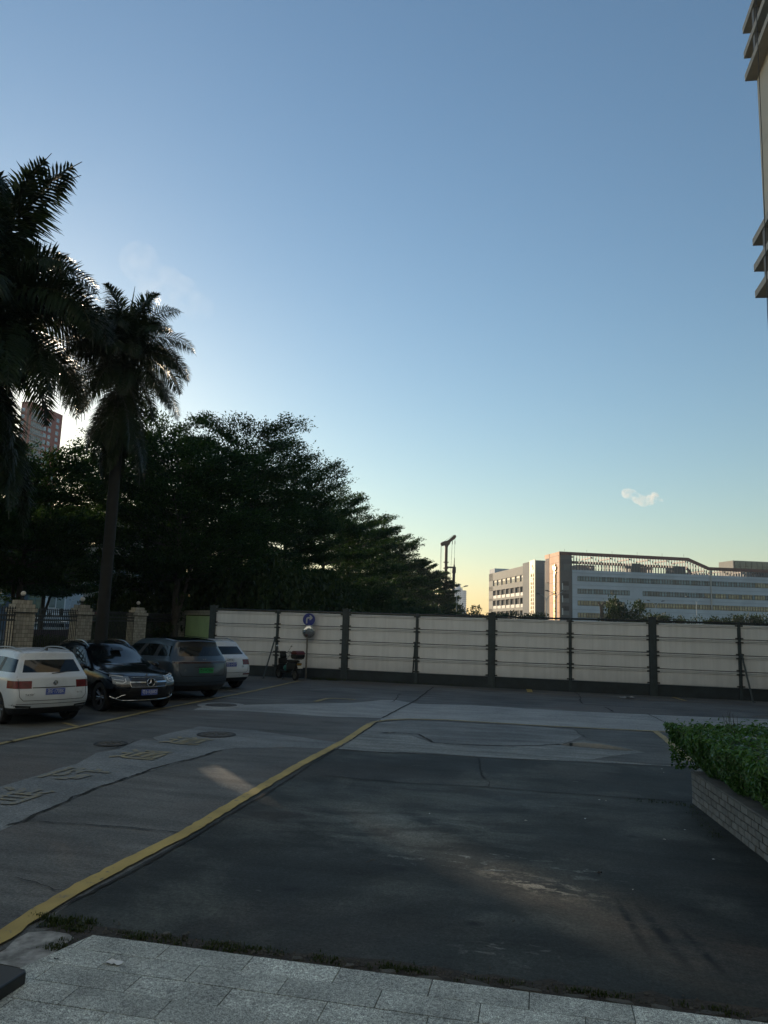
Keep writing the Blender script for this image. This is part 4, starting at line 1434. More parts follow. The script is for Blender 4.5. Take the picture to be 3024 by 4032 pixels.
def bar(bvh, y0, y1, zf, h, root, mat, name, rear=True, proud=.008, n=16):
    """A band lying on the end of the car between y0 and y1, height h about z=zf(y)."""
    q = MB()
    rows = []
    for i in range(n + 1):
        y = y0 + (y1 - y0) * i / n
        z = zf(y) if callable(zf) else zf
        hh = h(y) if callable(h) else h
        s = -1 if rear else 1
        a, b = hitx(bvh, y, z + hh / 2, rear)[0], hitx(bvh, y, z - hh / 2, rear)[0]
        rows.append((a + Vector((s * proud, 0, 0)), b + Vector((s * proud, 0, 0)), a - Vector((s * .02, 0, 0)), b - Vector((s * .02, 0, 0))))
    vs = [p for r2 in rows for p in r2]
    fs = []
    for i in range(n):
        a = i * 4; b = a + 4
        fs += [(a, a + 1, b + 1, b), (a, b, b + 2, a + 2), (a + 1, a + 3, b + 3, b + 1)]
    fs += [(0, 2, 3, 1), (n * 4, n * 4 + 1, n * 4 + 3, n * 4 + 2)]
    q.add(vs, fs)
    return q.build(name, mat, root, smooth=40)


def plate(bvh, root, y, z, text, mat, lmat, w_=.44, rear=True, tilt=0.0, size=.108):
    h, nrm = hitx(bvh, y, z, rear)
    s = -1 if rear else 1
    xa = Vector((0, s, 0))
    za = Vector((s * math.cos(tilt), 0, -math.sin(tilt)))
    ya = za.cross(xa)
    pos = h + za * .018
    q = MB(); q.box(-w_ / 2, w_ / 2, -.07, .07, -.012, .004)
    p = place_mat('number_plate', q.mesh('number_plate', mat), root, xa, ya, za, pos)
    me = text_mesh('lettering', text, size, lmat, .0015, bold=.0004)
    wd = max(v.co.x for v in me.vertices) - min(v.co.x for v in me.vertices)
    o = place('lettering', me, p, (0, 0, .006), (0, 0, 0), (min(1, w_ * .9 / wd), 1.05, 1))
    q = MB()
    for (a, b, c_, d_) in ((-w_ / 2 + .008, w_ / 2 - .008, .058, .062), (-w_ / 2 + .008, w_ / 2 - .008, -.062, -.058), (-w_ / 2 + .008, -w_ / 2 + .012, -.058, .058), (w_ / 2 - .012, w_ / 2 - .008, -.058, .058)):
        q.box(a, b, c_, d_, .003, .0052)
    q.build('border', lmat, p)
    return p


def ring(q, c, r_, t, n=28, axis='x'):
    T = Matrix.Translation(c)
    prof = [(r_ + t * math.cos(a), t * math.sin(a)) for a in [i * math.pi / 4 for i in range(9)]]
    q.lathe(prof, n, axis=axis, T=T)


def rails(root, P, mat, y, x0, x1, bvh):
    for s in (-1, 1):
        q = MB()
        pts = []
        for i in range(13):
            t = i / 12
            x = x0 + (x1 - x0) * t
            h = bvh.ray_cast(Vector((x, s * y, 3)), Vector((0, 0, -1)))
            z = h[0].z if h[0] else 1.6
            pts.append((x, s * y, z + .045 * min(1, 4 * t, 4 * (1 - t)) + .002))
        q.tube(pts, .017, 8)
        q.build('roof_rail', mat, root, smooth=50)


def mirrors(root, P, mat, x=.72, z=1.06):
    for s in (-1, 1):
        q = MB()
        q.sphere((x, s * (P['lev'][4][5] + .10), z), .11, 8, sq=(.65, 1.0, .72))
        q.tube([(x + .03, s * (P['lev'][6][5] - .02), z - .02), (x + .01, s * (P['lev'][4][5] + .05), z - .03)], .03, 8)
        q.build('door_mirror', mat, root, smooth=50)


def handles(root, bvh, mat, xs, z=.96):
    for s in (-1, 1):
        for x in xs:
            h = bvh.ray_cast(Vector((x, s * 3, z)), Vector((0, -s, 0)))
            if h[0] is None: continue
            q = MB(); q.box(-.10, .10, -.018, .018, -.016, .016)
            o = bevel(q.build('door_handle', mat, root, h[0]), .01)


# ---- white car, rear, at the left edge
def tags_vw(side, a, b):
    if side == 'bottom': return 2
    if side == 'rear':
        if b == 0: return 2
        if b == 6 and a not in (0, 7): return 1
        if b == 3 and a in (0, 1, 6, 7): return 3
    if side == 'side':
        if b == 0: return 2
        if b == 6 and a in (1, 2, 3): return 1
        if b == 6 and a in (5, 6, 8, 9): return 1
        if b == 6 and a in (4, 7): return 2
        if b == 3 and a in (0, 1): return 3
        if b == 3 and a == 11: return 4
    if side == 'front':
        if b == 6 and a not in (0, 7): return 1
        if b == 3 and a in (0, 1, 6, 7): return 4
        if b in (1, 2) and a in (2, 3, 4, 5): return 2
        if b == 0: return 2
    return 0
CARG = 'cars parked in the left bays'
wpaint = M('white_car_paint', (0.60, 0.64, 0.68), 0.28, var=0.04, vs=1.5, coat=0.5)
PV = dict(SUV)
vw = put_car('white car from behind at the left edge, with blue plate and red tail lights', CARG, (290, 2828), (-1.365, -.93), -48, .905)
em, slots = car_core(PV, wpaint, wpaint, tags_vw)
bv, parts = split_car(em, slots, vw)
car_wheels(vw, PV)
seam(bv, [(.80, 1.10), (.78, .9), (.76, .66), (.68, .575), (-.68, .575), (-.76, .66), (-.78, .9), (-.80, 1.10)], vw, r_=.006)
seam(bv, [(.86, .50), (-.86, .50)], vw, r_=.006)
plate(bv, vw, 0, .765, '浙E·170BK', plate_b, plate_w, size=.115)
bar(bv, -.50, .50, .855, .022, vw, black_trim, 'plate_recess_shadow', proud=.002)  # dark band painted as the shadow line of the plate recess
hc, _ = hitx(bv, 0, .955)
q = MB()
q.lathe([(.001, -.002), (.048, -.002), (.048, .008)], 24, axis='x', T=Matrix.Translation(hc + Vector((-.012, 0, 0))))
em_o = q.build('emblem', black_trim, vw)
q = MB()
ring(q, hc + Vector((-.018, 0, 0)), .052, .006)
for seg in (((-.030, .040), (.0, -.002)), ((.030, .040), (.0, -.002)), ((-.046, .018), (-.020, -.042)), ((-.020, -.042), (0, .000)), ((0, .000), (.020, -.042)), ((.020, -.042), (.046, .018))):
    (y0, z0), (y1, z1) = seg
    q.tube([hc + Vector((-.022, y0, z0)), hc + Vector((-.022, y1, z1))], .0055, 6)
q.build('emblem_mark', chr_, em_o, smooth=40)
for s in (-1, 1):
    bar(bv, s * .885, s * .50, lambda y: .425, lambda y: .05 + .16 * max(0, abs(y) - .5), vw, black_trim, 'exhaust_surround', proud=.006)
    bar(bv, s * .82, s * .54, .415, .02, vw, chr_, 'exhaust_trim', proud=.012)
rails(vw, PV, M('satin_rail', (0.30, 0.31, 0.32), 0.3, 0.9), .58, -1.55, .1, bv)
q = MB(); q.prism([(-1.62, 1.66), (-1.44, 1.66), (-1.60, 1.72), (-1.63, 1.71)], -.015, .015, axis='y'); q.build('antenna_fin', black_trim, vw)
mirrors(vw, PV, wpaint)
handles(vw, bv, wpaint, (-.55, .45))
me = text_mesh('model_lettering', 'TAYRON', .07, chr_, .002)
h, _ = hitx(bv, .52, .70)
place_mat('model_lettering', me, vw, (0, -1, 0), (0, 0, 1), (-1, 0, 0), h + Vector((-.006, 0, 0)))
me = text_mesh('model_lettering', '330 TSI', .055, chr_, .002)
h, _ = hitx(bv, -.58, .72)
place_mat('model_lettering', me, vw, (0, -1, 0), (0, 0, 1), (-1, 0, 0), h + Vector((-.008, 0, 0)))
seam(bv, [(.05, 1.16), (-.30, 1.19), (-.42, 1.22)], vw, r_=.010, mat=black_trim, name='wiper', sink=.012)

# ---- black car, front
def tags_mb(side, a, b):
    if side == 'bottom': return 2
    if side == 'front':
        if b == 6 and a not in (0, 7): return 1
        if b == 3 and a in (0, 1, 6, 7): return 4
        if b in (2, 3) and a in (2, 3, 4, 5): return 2
        if b in (0,): return 2
        if b == 1 and a in (1, 2, 3, 4, 5, 6): return 2
    if side == 'rear':
        if b == 0: return 2
        if b == 6 and a not in (0, 7): return 1
        if b == 3 and a in (0, 1, 6, 7): return 3
    if side == 'side':
        if b == 0: return 2
        if b == 6 and a in (2, 3, 5, 6, 8, 9): return 1
        if b == 6 and a in (4, 7): return 2
        if b == 3 and a == 11: return 4
    return 0
kpaint = M('black_car_paint', (0.003, 0.0035, 0.005), 0.14, var=0.1, coat=0.3, spec=.4)
PM = dict(SUV)
PM['lev'] = [(.26, .22, .25, -2.12, 2.16, .86), (.40, .36, .36, -2.26, 2.28, .925), (.64, .62, .56, -2.33, 2.35, .945), (.84, .80, .68, -2.27, 2.34, .945),
             (1.02, .99, .90, -2.22, 2.22, .93), (1.06, 1.04, .985, -2.20, 1.66, .91), (1.10, 1.08, 1.06, -2.14, 1.00, .875), (1.47, 1.55, 1.49, -1.75, .30, .70), (1.56, 1.645, 1.565, -1.74, .10, .63)]
PM['wb'] = 2.87; PM['wx'] = .03
mb_car = put_car('black car facing the camera with a studded chrome grille and blue plate', CARG, (645, 2783), (1.465, .94), 133, .965)
em, slots = car_core(PM, kpaint, kpaint, tags_mb)
bv, parts = split_car(em, slots, mb_car)
car_wheels(mb_car, PM)
# studded grille with star and bars
q = MB()
for r2 in range(7):
    z = .625 + r2 * .036
    for k in range(-15, 16):
        y = (k + .5 * (r2 % 2)) * .031
        if abs(y) < .115 and abs(z - .73) < .115: continue
        if abs(z - .73) < .028 or abs(y) > .46 - abs(z - .73) * .25: continue
        h, _ = hitx(bv, y, z, False)
        p = h + Vector((.008, 0, 0))
        q.add([p + Vector((.006, 0, 0)), p + Vector((0, .008, 0)), p + Vector((0, 0, .007)), p + Vector((0, -.008, 0)), p + Vector((0, 0, -.007))], [(0, 1, 2), (0, 2, 3), (0, 3, 4), (0, 4, 1)])
o = q.build('grille_studs', chr_, mb_car); o['kind'] = 'stuff'
seam(bv, [(-.47, .63), (-.50, .73), (-.44, .855), (.44, .855), (.50, .73), (.47, .63), (-.47, .63)], mb_car, False, .008, chr_, 'grille_frame', .004)
for s in (-1, 1):
    bar(bv, s * .49, s * .11, lambda y: .745 + .004 * abs(y), lambda y: .030 + .02 * abs(y), mb_car, chr_, 'grille_bar', False, .022)
hc, _ = hitx(bv, 0, .735, False)
q = MB()
q.lathe([(.001, .0), (.098, .0), (.10, -.01)], 32, axis='x', T=Matrix.Translation(hc + Vector((.03, 0, 0))))
st = q.build('emblem', black_trim, mb_car)
q = MB()
ring(q, hc + Vector((.036, 0, 0)), .105, .010, 36)
for k in range(3):
    a = math.pi / 2 + k * 2 * math.pi / 3
    d = Vector((0, math.cos(a), math.sin(a))); n_ = Vector((0, -math.sin(a), math.cos(a)))
    c = hc + Vector((.036, 0, 0))
    q.add([c + d * .098, c + n_ * .016 - d * .006, c + Vector((.014, 0, 0)), c - n_ * .016 - d * .006], [(0, 1, 2), (0, 2, 3)])
q.build('emblem_mark', chr_, st, smooth=30)
h, _ = hitx(bv, 0, .905, False)
q = MB(); q.lathe([(.001, .006), (.026, .004), (.028, -.004)], 18, axis='x', T=Matrix.Translation(h + Vector((.004, 0, 0)))); q.build('bonnet_badge', chr_, mb_car)
plate(bv, mb_car, -.02, .50, '粤B·RB882', plate_b, plate_w, rear=False, size=.112)
# chrome lip of the bumper
seam(bv, [(-.86, .40), (-.74, .34), (-.60, .305), (-.40, .30), (.40, .30), (.60, .305), (.74, .34), (.86, .40)], mb_car, False, .013, chr_, 'bumper_trim', -.004)
for s in (-1, 1):
    seam(bv, [(s * .88, .345), (s * .74, .36), (s * .66, .42), (s * .58, .445)], mb_car, False, .010, chr_, 'bumper_trim', .004)
for s in (-1, 1):      # lamp outlines
    seam(bv, [(s * .60, .875), (s * .84, .905), (s * .86, .87)], mb_car, False, .012, drl_m, 'lamp_strip', .006)
    seam(bv, [(s * .58, .83), (s * .585, .76), (s * .66, .72), (s * .80, .735)], mb_car, False, .011, drl_m, 'lamp_strip', .006)
    seam(bv, [(s * .62, .79), (s * .82, .815)], mb_car, False, .009, drl_m, 'lamp_strip', .006)
seam(bv, [(.80, .985), (.55, .935), (0, .925), (-.55, .935), (-.80, .985)], mb_car, False, .004)
rails(mb_car, PM, chr_, .59, -1.5, .05, bv)
mirrors(mb_car, PM, kpaint)
handles(mb_car, bv, chr_, (-.55, .45))
q = MB(); q.prism([(.50, 1.44), (.36, 1.475), (.40, 1.52), (.55, 1.46)], -.14, .14, axis='y'); q.build('sensor_housing', black_trim, mb_car)
for k in (0, 1):
    seam(bv, [(.55 - k * .7, 1.085), (.12 - k * .7, 1.12)], mb_car, False, .010, black_trim, 'wiper', .012)

# ---- blue grey electric car, rear
def tags_li(side, a, b):
    if side == 'bottom': return 2
    if side == 'rear':
        if b == 0: return 2
        if b == 6 and a not in (0, 7): return 1
        if b == 7: return 2
    if side == 'side':
        if b == 0: return 2
        if b == 6 and a in (2, 3, 5, 6, 8, 9): return 1
        if b == 6 and a in (4, 7): return 2
        if b == 3 and a == 11: return 4
    if side == 'front':
        if b == 6 and a not in (0, 7): return 1
        if b == 3 and a in (0, 1, 6, 7): return 4
        if b == 0: return 2
    if side == 'top': return 5
    return 0
gpaint = M('blue_grey_car_paint', (0.028, 0.045, 0.064), 0.3, var=0.06, coat=0.7)
groof = M('dark_glass_roof', (0.010, 0.012, 0.014), 0.1, var=.1, coat=0.6)
PL = dict(SUV)
PL['lev'] = [(.26, .22, .25, -2.22, 2.22, .90), (.42, .36, .38, -2.42, 2.36, .965), (.66, .64, .60, -2.48, 2.42, .985), (.90, .84, .72, -2.44, 2.40, .985),
             (1.05, 1.03, .92, -2.41, 2.30, .98), (1.12, 1.09, 1.02, -2.39, 1.80, .96), (1.22, 1.13, 1.08, -2.30, 1.30, .92), (1.55, 1.63, 1.56, -2.06, .55, .75), (1.66, 1.745, 1.64, -2.10, .35, .68)]
PL['wb'] = 2.92; PL['bow_r'] = .20; PL['wr'] = .38
li = put_car('blue grey electric car from behind with a green number plate and full width light bar', CARG, (838, 2741), (-1.46, -.985), -47, .97)
em, slots = car_core(PL, gpaint, groof, tags_li)
bv, parts = split_car(em, slots, li)
car_wheels(li, PL)
bar(bv, -.95, .95, 1.085, .045, li, M('dark_light_bar', (0.03, 0.008, 0.009), 0.12, coat=.6), 'light_bar', proud=.016, n=24)
bar(bv, -.96, .96, 1.115, .012, li, M('grey_lip', (0.16, 0.17, 0.18), 0.3), 'light_bar_lip', proud=.02, n=24)
seam(bv, [(.76, 1.05), (.76, .80), (.70, .70), (-.70, .70), (-.76, .80), (-.76, 1.05)], li, r_=.006)
seam(bv, [(.93, .53), (.6, .52), (-.6, .52), (-.93, .53)], li, r_=.007)
plate(bv, li, -.02, .86, '粤B·HC7886', plate_g, plate_k, w_=.48, size=.108)
bar(bv, -.34, .34, .955, .02, li, black_trim, 'plate_recess_shadow', proud=.003)  # shadow line over the plate, drawn as a dark band
hc, _ = hitx(bv, 0, 1.165)
q = MB()
for s in (-1, 1):
    q.box(-.006, .002, s * .035 - .022, s * .035 + .022, -.012, .010, T=Matrix.Translation(hc))
    q.box(-.006, .002, s * .05 - .008, s * .05 + .008, -.012, .026, T=Matrix.Translation(hc))
q.build('emblem', chr_, li)
me = text_mesh('model_lettering', 'L7', .06, chr_, .002)
h, _ = hitx(bv, .62, .86)
place_mat('model_lettering', me, li, (0, -1, 0), (0, 0, 1), (-1, 0, 0), h + Vector((-.006, 0, 0)))
mirrors(li, PL, gpaint, .95, 1.1)
handles(li, bv, gpaint, (-.55, .55), 1.0)

# ---- white car, rear, furthest right
def tags_au(side, a, b):
    if side == 'rear':
        if b == 0 or b == 1: return 2 if b == 0 else 0
        if b == 6 and a not in (0, 7): return 1
        if b == 3 and a in (0, 1, 6, 7): return 3
    if side == 'side' and b == 3 and a == 0: return 3
    if side == 'side' and b == 3 and a == 1: return 0
    return tags_mb(side, a, b) if side in ('side', 'front') else (2 if side == 'bottom' else 0)
PA = dict(SUV)
PA['lev'] = [(.28, .24, .25, -2.10, 2.12, .86), (.42, .37, .38, -2.24, 2.24, .92), (.63, .62, .58, -2.30, 2.30, .94), (.86, .82, .70, -2.24, 2.27, .94), (1.06, 1.02, .89, -2.19, 2.16, .93),
             (1.10, 1.06, .985, -2.16, 1.60, .91), (1.15, 1.09, 1.05, -2.08, 1.02, .87), (1.50, 1.55, 1.50, -1.72, .38, .70), (1.59, 1.655, 1.575, -1.70, .18, .63)]
PA['wb'] = 2.81
au = put_car('white car half hidden behind the blue grey one, next to the hoarding', CARG, (938, 2707), (-1.405, -.94), -46, .95)
em, slots = car_core(PA, wpaint, wpaint, tags_au)
bv, parts = split_car(em, slots, au)
car_wheels(au, PA)
seam(bv, [(.78, .86), (.74, .66), (.66, .60), (-.66, .60), (-.74, .66), (-.78, .86)], au, r_=.006)
plate(bv, au, 0, .87, '粤B·5H507', plate_b, plate_w, size=.108)
hc, _ = hitx(bv, 0, 1.02)
q = MB()
for k in range(4): ring(q, hc + Vector((-.01, (k - 1.5) * .062, 0)), .04, .006, 24)
q.build('emblem', chr_, au, smooth=40)
for s in (-1, 1): bar(bv, s * .86, s * .52, .54, .045, au, red_l, 'bumper_reflector', proud=.006)
me = text_mesh('model_lettering', 'Q5', .07, chr_, .002)
h, _ = hitx(bv, -.5, .80)
place_mat('model_lettering', me, au, (0, -1, 0), (0, 0, 1), (-1, 0, 0), h + Vector((-.006, 0, 0)))
rails(au, PA, chr_, .59, -1.45, .05, bv)
mirrors(au, PA, wpaint); handles(au, bv, wpaint, (-.55, .45))

# ---- roofs of cars in the street beyond the fence
def plain_car(label, X, Y, rz, paint):
    t = thing('parked_car', label, 'car', (X, Y, 0), rz, 'cars on the street beyond the fence')
    em_, sl = car_core(SUV, paint, paint, tags_vw)
    split_car(em_, sl, t)
    car_wheels(t, SUV)
p_ = RY(195, 2455, 62); plain_car('pale silver car on the street behind the iron fence, left of two', p_.x, p_.y, R(170), M('silver_car_paint', (0.45, 0.47, 0.48), 0.25, coat=.6))
p_ = RY(272, 2455, 64); plain_car('white car on the street behind the iron fence, right of two', p_.x, p_.y, R(172), wpaint)
# ================================================================== TREES
bark = M('grey_bark', (0.062, 0.055, 0.045), 0.9, var=0.35, vs=7, bump=.8, bs=18)
leafA = leaf_mat('tree_leaf', (0.010, 0.028, 0.012), (0.040, 0.082, 0.026), 0.40, 0.6, 0.15)
leafB = leaf_mat('shrub_leaf', (0.014, 0.032, 0.012), (0.042, 0.066, 0.020), 0.28, 0.6, 0.2)
palmL = leaf_mat('palm_leaflet', (0.012, 0.026, 0.012), (0.026, 0.046, 0.018), 0.16, 0.4, 0.3)

SUN_H = Vector((SUND.x, SUND.y, SUND.z))
GAPS = []                               # gaps between the leaves through which the low sun reaches the ground


def in_gap(P, rad):
    keep = np.ones(len(P), bool)
    d = np.array(SUND)
    for g_, rr in GAPS:
        q = P - np.array(g_)
        t = q @ d
        e = q - t[:, None] * d[None]
        keep &= np.linalg.norm(e, axis=1) > rr
    return keep


def layered_tree(h, th, Rr, seed, tiers=8, nb=7, dens=1.0, ls=.16, top_r=.55, origin=(0, 0, 0), carve=False, up=.22, limbs=2):
    """Tiered tree: horizontal sprays of small leaves on whorled limbs. Returns trunk and crown meshes."""
    r_ = np.random.RandomState(seed)
    q = MB()
    lean = r_.randn(2) * .02 * h
    def trunk_at(z): return Vector((lean[0] * (z / h) ** 1.5, lean[1] * (z / h) ** 1.5, z))
    r0 = .014 * h + .04
    q.tube([trunk_at(h * t) for t in (0, .05, .2, .4, .6, .8, .97)], [r0 * 1.35, r0 * 1.05, r0 * .9, r0 * .7, r0 * .5, r0 * .28, r0 * .08], 10)
    for k in range(limbs - 1):         # a second leader from low down, as the forked trunks show
        a = r_.rand() * 6.28
        z0 = th * (.35 + .2 * r_.rand())
        q.tube([trunk_at(z0), trunk_at(z0 + th * .35) + Vector((math.cos(a), math.sin(a), 0)) * .35, trunk_at(z0 + h * .35) + Vector((math.cos(a), math.sin(a), 0)) * .9], [r0 * .7, r0 * .55, r0 * .25], 8)
    C, Dn = [], []
    for t in range(tiers):
        f = (t + .3 * r_.rand()) / tiers
        z = th + (h - th) * f * .96
        rad = Rr * (.80 + .5 * f - (1.30 - top_r) * f ** 2.2) * (0.78 + .42 * r_.rand())
        nbr = nb + 2 if f < .8 else nb
        a0 = r_.rand() * 6.28
        for b in range(nbr):
            a = a0 + 6.283 * b / nbr + r_.randn() * .2
            L = rad * (.80 + .26 * r_.rand())
            sl = up + .34 * f + r_.randn() * .13
            base = np.array(trunk_at(z))
            bend = -.03 * L
            pts = []
            for s in np.linspace(0, 1, 5):
                pts.append(base + np.array([math.cos(a) * L * s, math.sin(a) * L * s, L * s * sl + bend * (s * 2) ** 2 * .5 + L * .05 * max(0, s - .6)]))
            q.tube(pts, [r0 * .30 * (1 - .6 * f), r0 * .22 * (1 - .6 * f), r0 * .15, r0 * .08, r0 * .03], 5)
            n = int((10 + 6.2 * L) * dens)
            for _ in range(n):
                s = .22 + .78 * r_.rand() ** .75
                p = base + np.array([math.cos(a) * L * s, math.sin(a) * L * s, L * s * sl + bend * (s * 2) ** 2 * .5 + L * .05 * max(0, s - .6)])
                wv = (.17 + .30 * (1 - s) + .12 * s) * L * .62
                lat = r_.randn() * wv
                p = p + np.array([-math.sin(a) * lat, math.cos(a) * lat, -abs(lat) * .05 + r_.randn() * .06])
                C.append(p); Dn.append((math.cos(a + lat * .25), math.sin(a + lat * .25), sl * .8 + .1))
    C = np.array(C); Dn = np.array(Dn)
    k = 27
    N = len(C) * k
    P = np.repeat(C, k, 0); D = np.repeat(Dn, k, 0)
    along = (r_.rand(N) - .25)[:, None] * .62
    P = P + D * along + r_.randn(N, 3) * np.array([.19, .19, .11])
    if carve:
        keep = in_gap(P + np.array(origin), 0)
        P, D = P[keep], D[keep]
        N = len(P)
    A = D + r_.randn(N, 3) * .55
    A /= np.linalg.norm(A, axis=1)[:, None]
    up_ = np.array([0, 0, 1.0]) + r_.randn(N, 3) * .45
    B = np.cross(up_, A); B /= np.linalg.norm(B, axis=1)[:, None]
    Ls = ls * (.6 + .7 * r_.rand(N))[:, None]
    V = np.stack([P - A * Ls * .5, P + B * Ls * .24, P + A * Ls * .55, P - B * Ls * .24], 1)
    return q.mesh('trunk', bark, 50), quadmesh('crown', V, 4, leafA)


def tree(px, Y, h, th, Rr, seed, label, group='trees in a row behind the hoarding and fence', name='broadleaf_tree', X=None, **kw):
    p = RY(px, 2420, Y) if X is None else Vector((X, Y, 0))
    tm, cm = layered_tree(h, th, Rr, seed, origin=(p.x, p.y, 0), **kw)
    t = thing(name, label, 'tree', (p.x, p.y, 0), 0, group)
    place('trunk', tm, t)
    place('crown', cm, t)
    return t, tm, cm


f1, f2 = G(885, 3030), G(1880, 3415)
f3 = G(800, 2985)
GAPS += [(tuple(f1), .34), (tuple(f2), .40), (tuple(f3), .22), (tuple(G(1700, 3360)), .26), ((GATE_MID.x, GATE_MID.y, 2.05), .42), ((GATE_MID.x + .25, GATE_MID.y, 1.5), .3)]
tree(62, 33, 9.2, 3.5, 3.9, 11, 'dark spreading tree with a bare forked trunk behind the widest pier', carve=True, dens=1.25, ls=.15)
tree(165, 58, 10.4, 3.6, 4.6, 41, 'dark tree farther back in the gap between the first pier and the palm', carve=True, dens=1.9, ls=.2)  # added to narrow the sun patch on the ground
tree(-330, 31, 10.0, 2.8, 4.4, 31, 'dark spreading tree at the left edge behind the largest palm', carve=True, dens=1.25, ls=.15)  # this and next tree: row added out of view to block the sun
tree(-600, 30, 11.5, 2.2, 5.6, 32, 'broad tree just beyond the left edge of the picture', carve=True, dens=1.1, ls=.17)
tree(555, 41, 13.0, 3.6, 4.1, 12, 'tall layered tree rising right behind the palm trunk', carve=True, dens=1.15, tiers=9)
tree(688, 37, 10.4, 4.0, 4.6, 13, 'layered tree with a pale forked trunk above the tiled wall', carve=True, dens=1.15, limbs=3)
tree(905, 46, 14.3, 4.2, 5.4, 14, 'tallest layered tree behind the left end of the hoarding', tiers=10, dens=1.2)
tree(1110, 57, 14.0, 4.2, 5.6, 15, 'layered tree behind the blue sign, second in the row along the hoarding', tiers=10, dens=1.1, ls=.18)
tree(1265, 69, 14.0, 4.0, 6.0, 16, 'layered tree third in the row behind the hoarding', tiers=9, dens=1.05, ls=.19)
tree(1400, 86, 14.4, 3.6, 6.2, 17, 'layered tree fourth in the row behind the hoarding', tiers=9, dens=1.0, ls=.22)
tree(1518, 108, 14.6, 3.0, 6.6, 18, 'layered tree fifth in the row behind the hoarding', tiers=8, dens=1.0, ls=.26)
tree(1612, 135, 13.8, 2.6, 6.6, 19, 'distant layered tree sixth in the row behind the hoarding', tiers=8, dens=.95, ls=.32)
tree(1680, 160, 12.6, 2.4, 6.4, 20, 'distant layered tree left of the drilling rig', tiers=8, dens=.9, ls=.36)
tree(1722, 186, 8.6, 1.6, 6.4, 21, 'last low layered tree of the row below the drilling rig', tiers=7, dens=.9, ls=.4)


bush_v = {}


def bush_mesh(seed, N, rx, ry, h, ls, z0=.1, lump=.25):
    r_ = np.random.RandomState(seed)
    cs = np.stack([r_.randn(34) * rx * .42, r_.randn(34) * ry * .42, z0 + (h - z0) * (.12 + .74 * r_.rand(34))], 1)
    rad = (.35 + .5 * r_.rand(34)) * min(h, rx) * .42
    i = r_.randint(0, 34, N)
    d = r_.randn(N, 3); d /= np.linalg.norm(d, axis=1)[:, None]
    P = cs[i] + d * (rad[i] * (.55 + .5 * r_.rand(N)))[:, None] * np.array([1.1, 1.1, .8])
    P[:, 2] = np.abs(P[:, 2])
    A = d + r_.randn(N, 3) * .7; A /= np.linalg.norm(A, axis=1)[:, None]
    B = np.cross(A, r_.randn(N, 3)); B /= np.linalg.norm(B, axis=1)[:, None]
    L = ls * (.6 + .7 * r_.rand(N))[:, None]
    V = np.stack([P - A * L * .5, P + B * L * .28, P + A * L * .5, P - B * L * .28], 1)
    bush_v[seed - 40] = V
    return quadmesh('foliage', V, 4, leafB)


def bush_trunk(h, seed):
    r_ = random.Random(seed)
    q = MB()
    for k in range(5):
        a = k * 1.26 + r_.random()
        q.tube([(0, 0, 0), (math.cos(a) * .12 * h, math.sin(a) * .12 * h, h * .4), (math.cos(a) * .25 * h, math.sin(a) * .25 * h, h * .75)], [.03 * h, .02 * h, .006 * h], 6)
    return q.mesh('stem', bark, 50)


bushes = {k: bush_mesh(40 + k, 5200, 1.0, 1.0, 1.0, .075) for k in range(4)}
bstem = {k: bush_trunk(1.0, 60 + k) for k in range(2)}
def bush(name, X, Y, wd, h, k, label, cat, group, mesh=None, rz=None):
    t = thing(name, label, cat, (X, Y, 0), rnd.uniform(0, 6.28) if rz is None else rz, group)
    place('stem', bstem[k % 2], t, (0, 0, 0), (0, 0, 0), (wd, wd, h))
    place('foliage', mesh or bushes[k % 4], t, (0, 0, 0), (0, 0, 0), (wd, wd, h))
    return t
# undergrowth behind the hoarding and the iron fence: dense shrubs
for i in range(15):
    t_ = i / 14
    px = 870 + 900 * t_ ** .8
    Y = 40 + 150 * t_ ** 1.5
    p = RY(px, 2420, Y)
    bush('shrub', p.x + .3, Y, 3.4 + 3.6 * t_, 5.6 + 2.0 * t_ + rnd.uniform(-.5, .6), i, 'dark shrub in the dense undergrowth between the row trees behind the hoarding', 'shrub', 'undergrowth shrubs behind the hoarding')
for i, (px, Y, wd, h) in enumerate([(475, 37, 1.9, 3.2), (520, 42, 2.6, 4.2), (610, 45, 2.8, 4.4), (700, 48, 2.8, 4.6), (800, 46, 2.8, 4.6), (560, 36, 1.9, 2.2), (665, 42, 2, 3.0)]):
    p = RY(px, 2420, Y)
    V_ = bush_v[i % 4]
    keep_ = in_gap(V_.mean(1) * np.array([wd, wd, h]) + np.array([p.x, Y, 0]), 0)
    bush('shrub', p.x, Y, wd, h, i, 'dark shrub behind the iron fence right of the palm trunk', 'shrub', 'undergrowth shrubs behind the iron fence', quadmesh('foliage', V_[keep_], 4, leafB), 0.0)
for i, px in enumerate((120, 165, 205, 245, 285, 325)):
    p = RY(px, 2500, 33 + (i % 2) * 1.5)
    bush('shrub', p.x, p.y, 1.15, 1.15 + .1 * (i % 3), i, 'low dark bush behind the iron fence bay left of the palm trunk', 'shrub', 'low bushes behind the left fence bay')
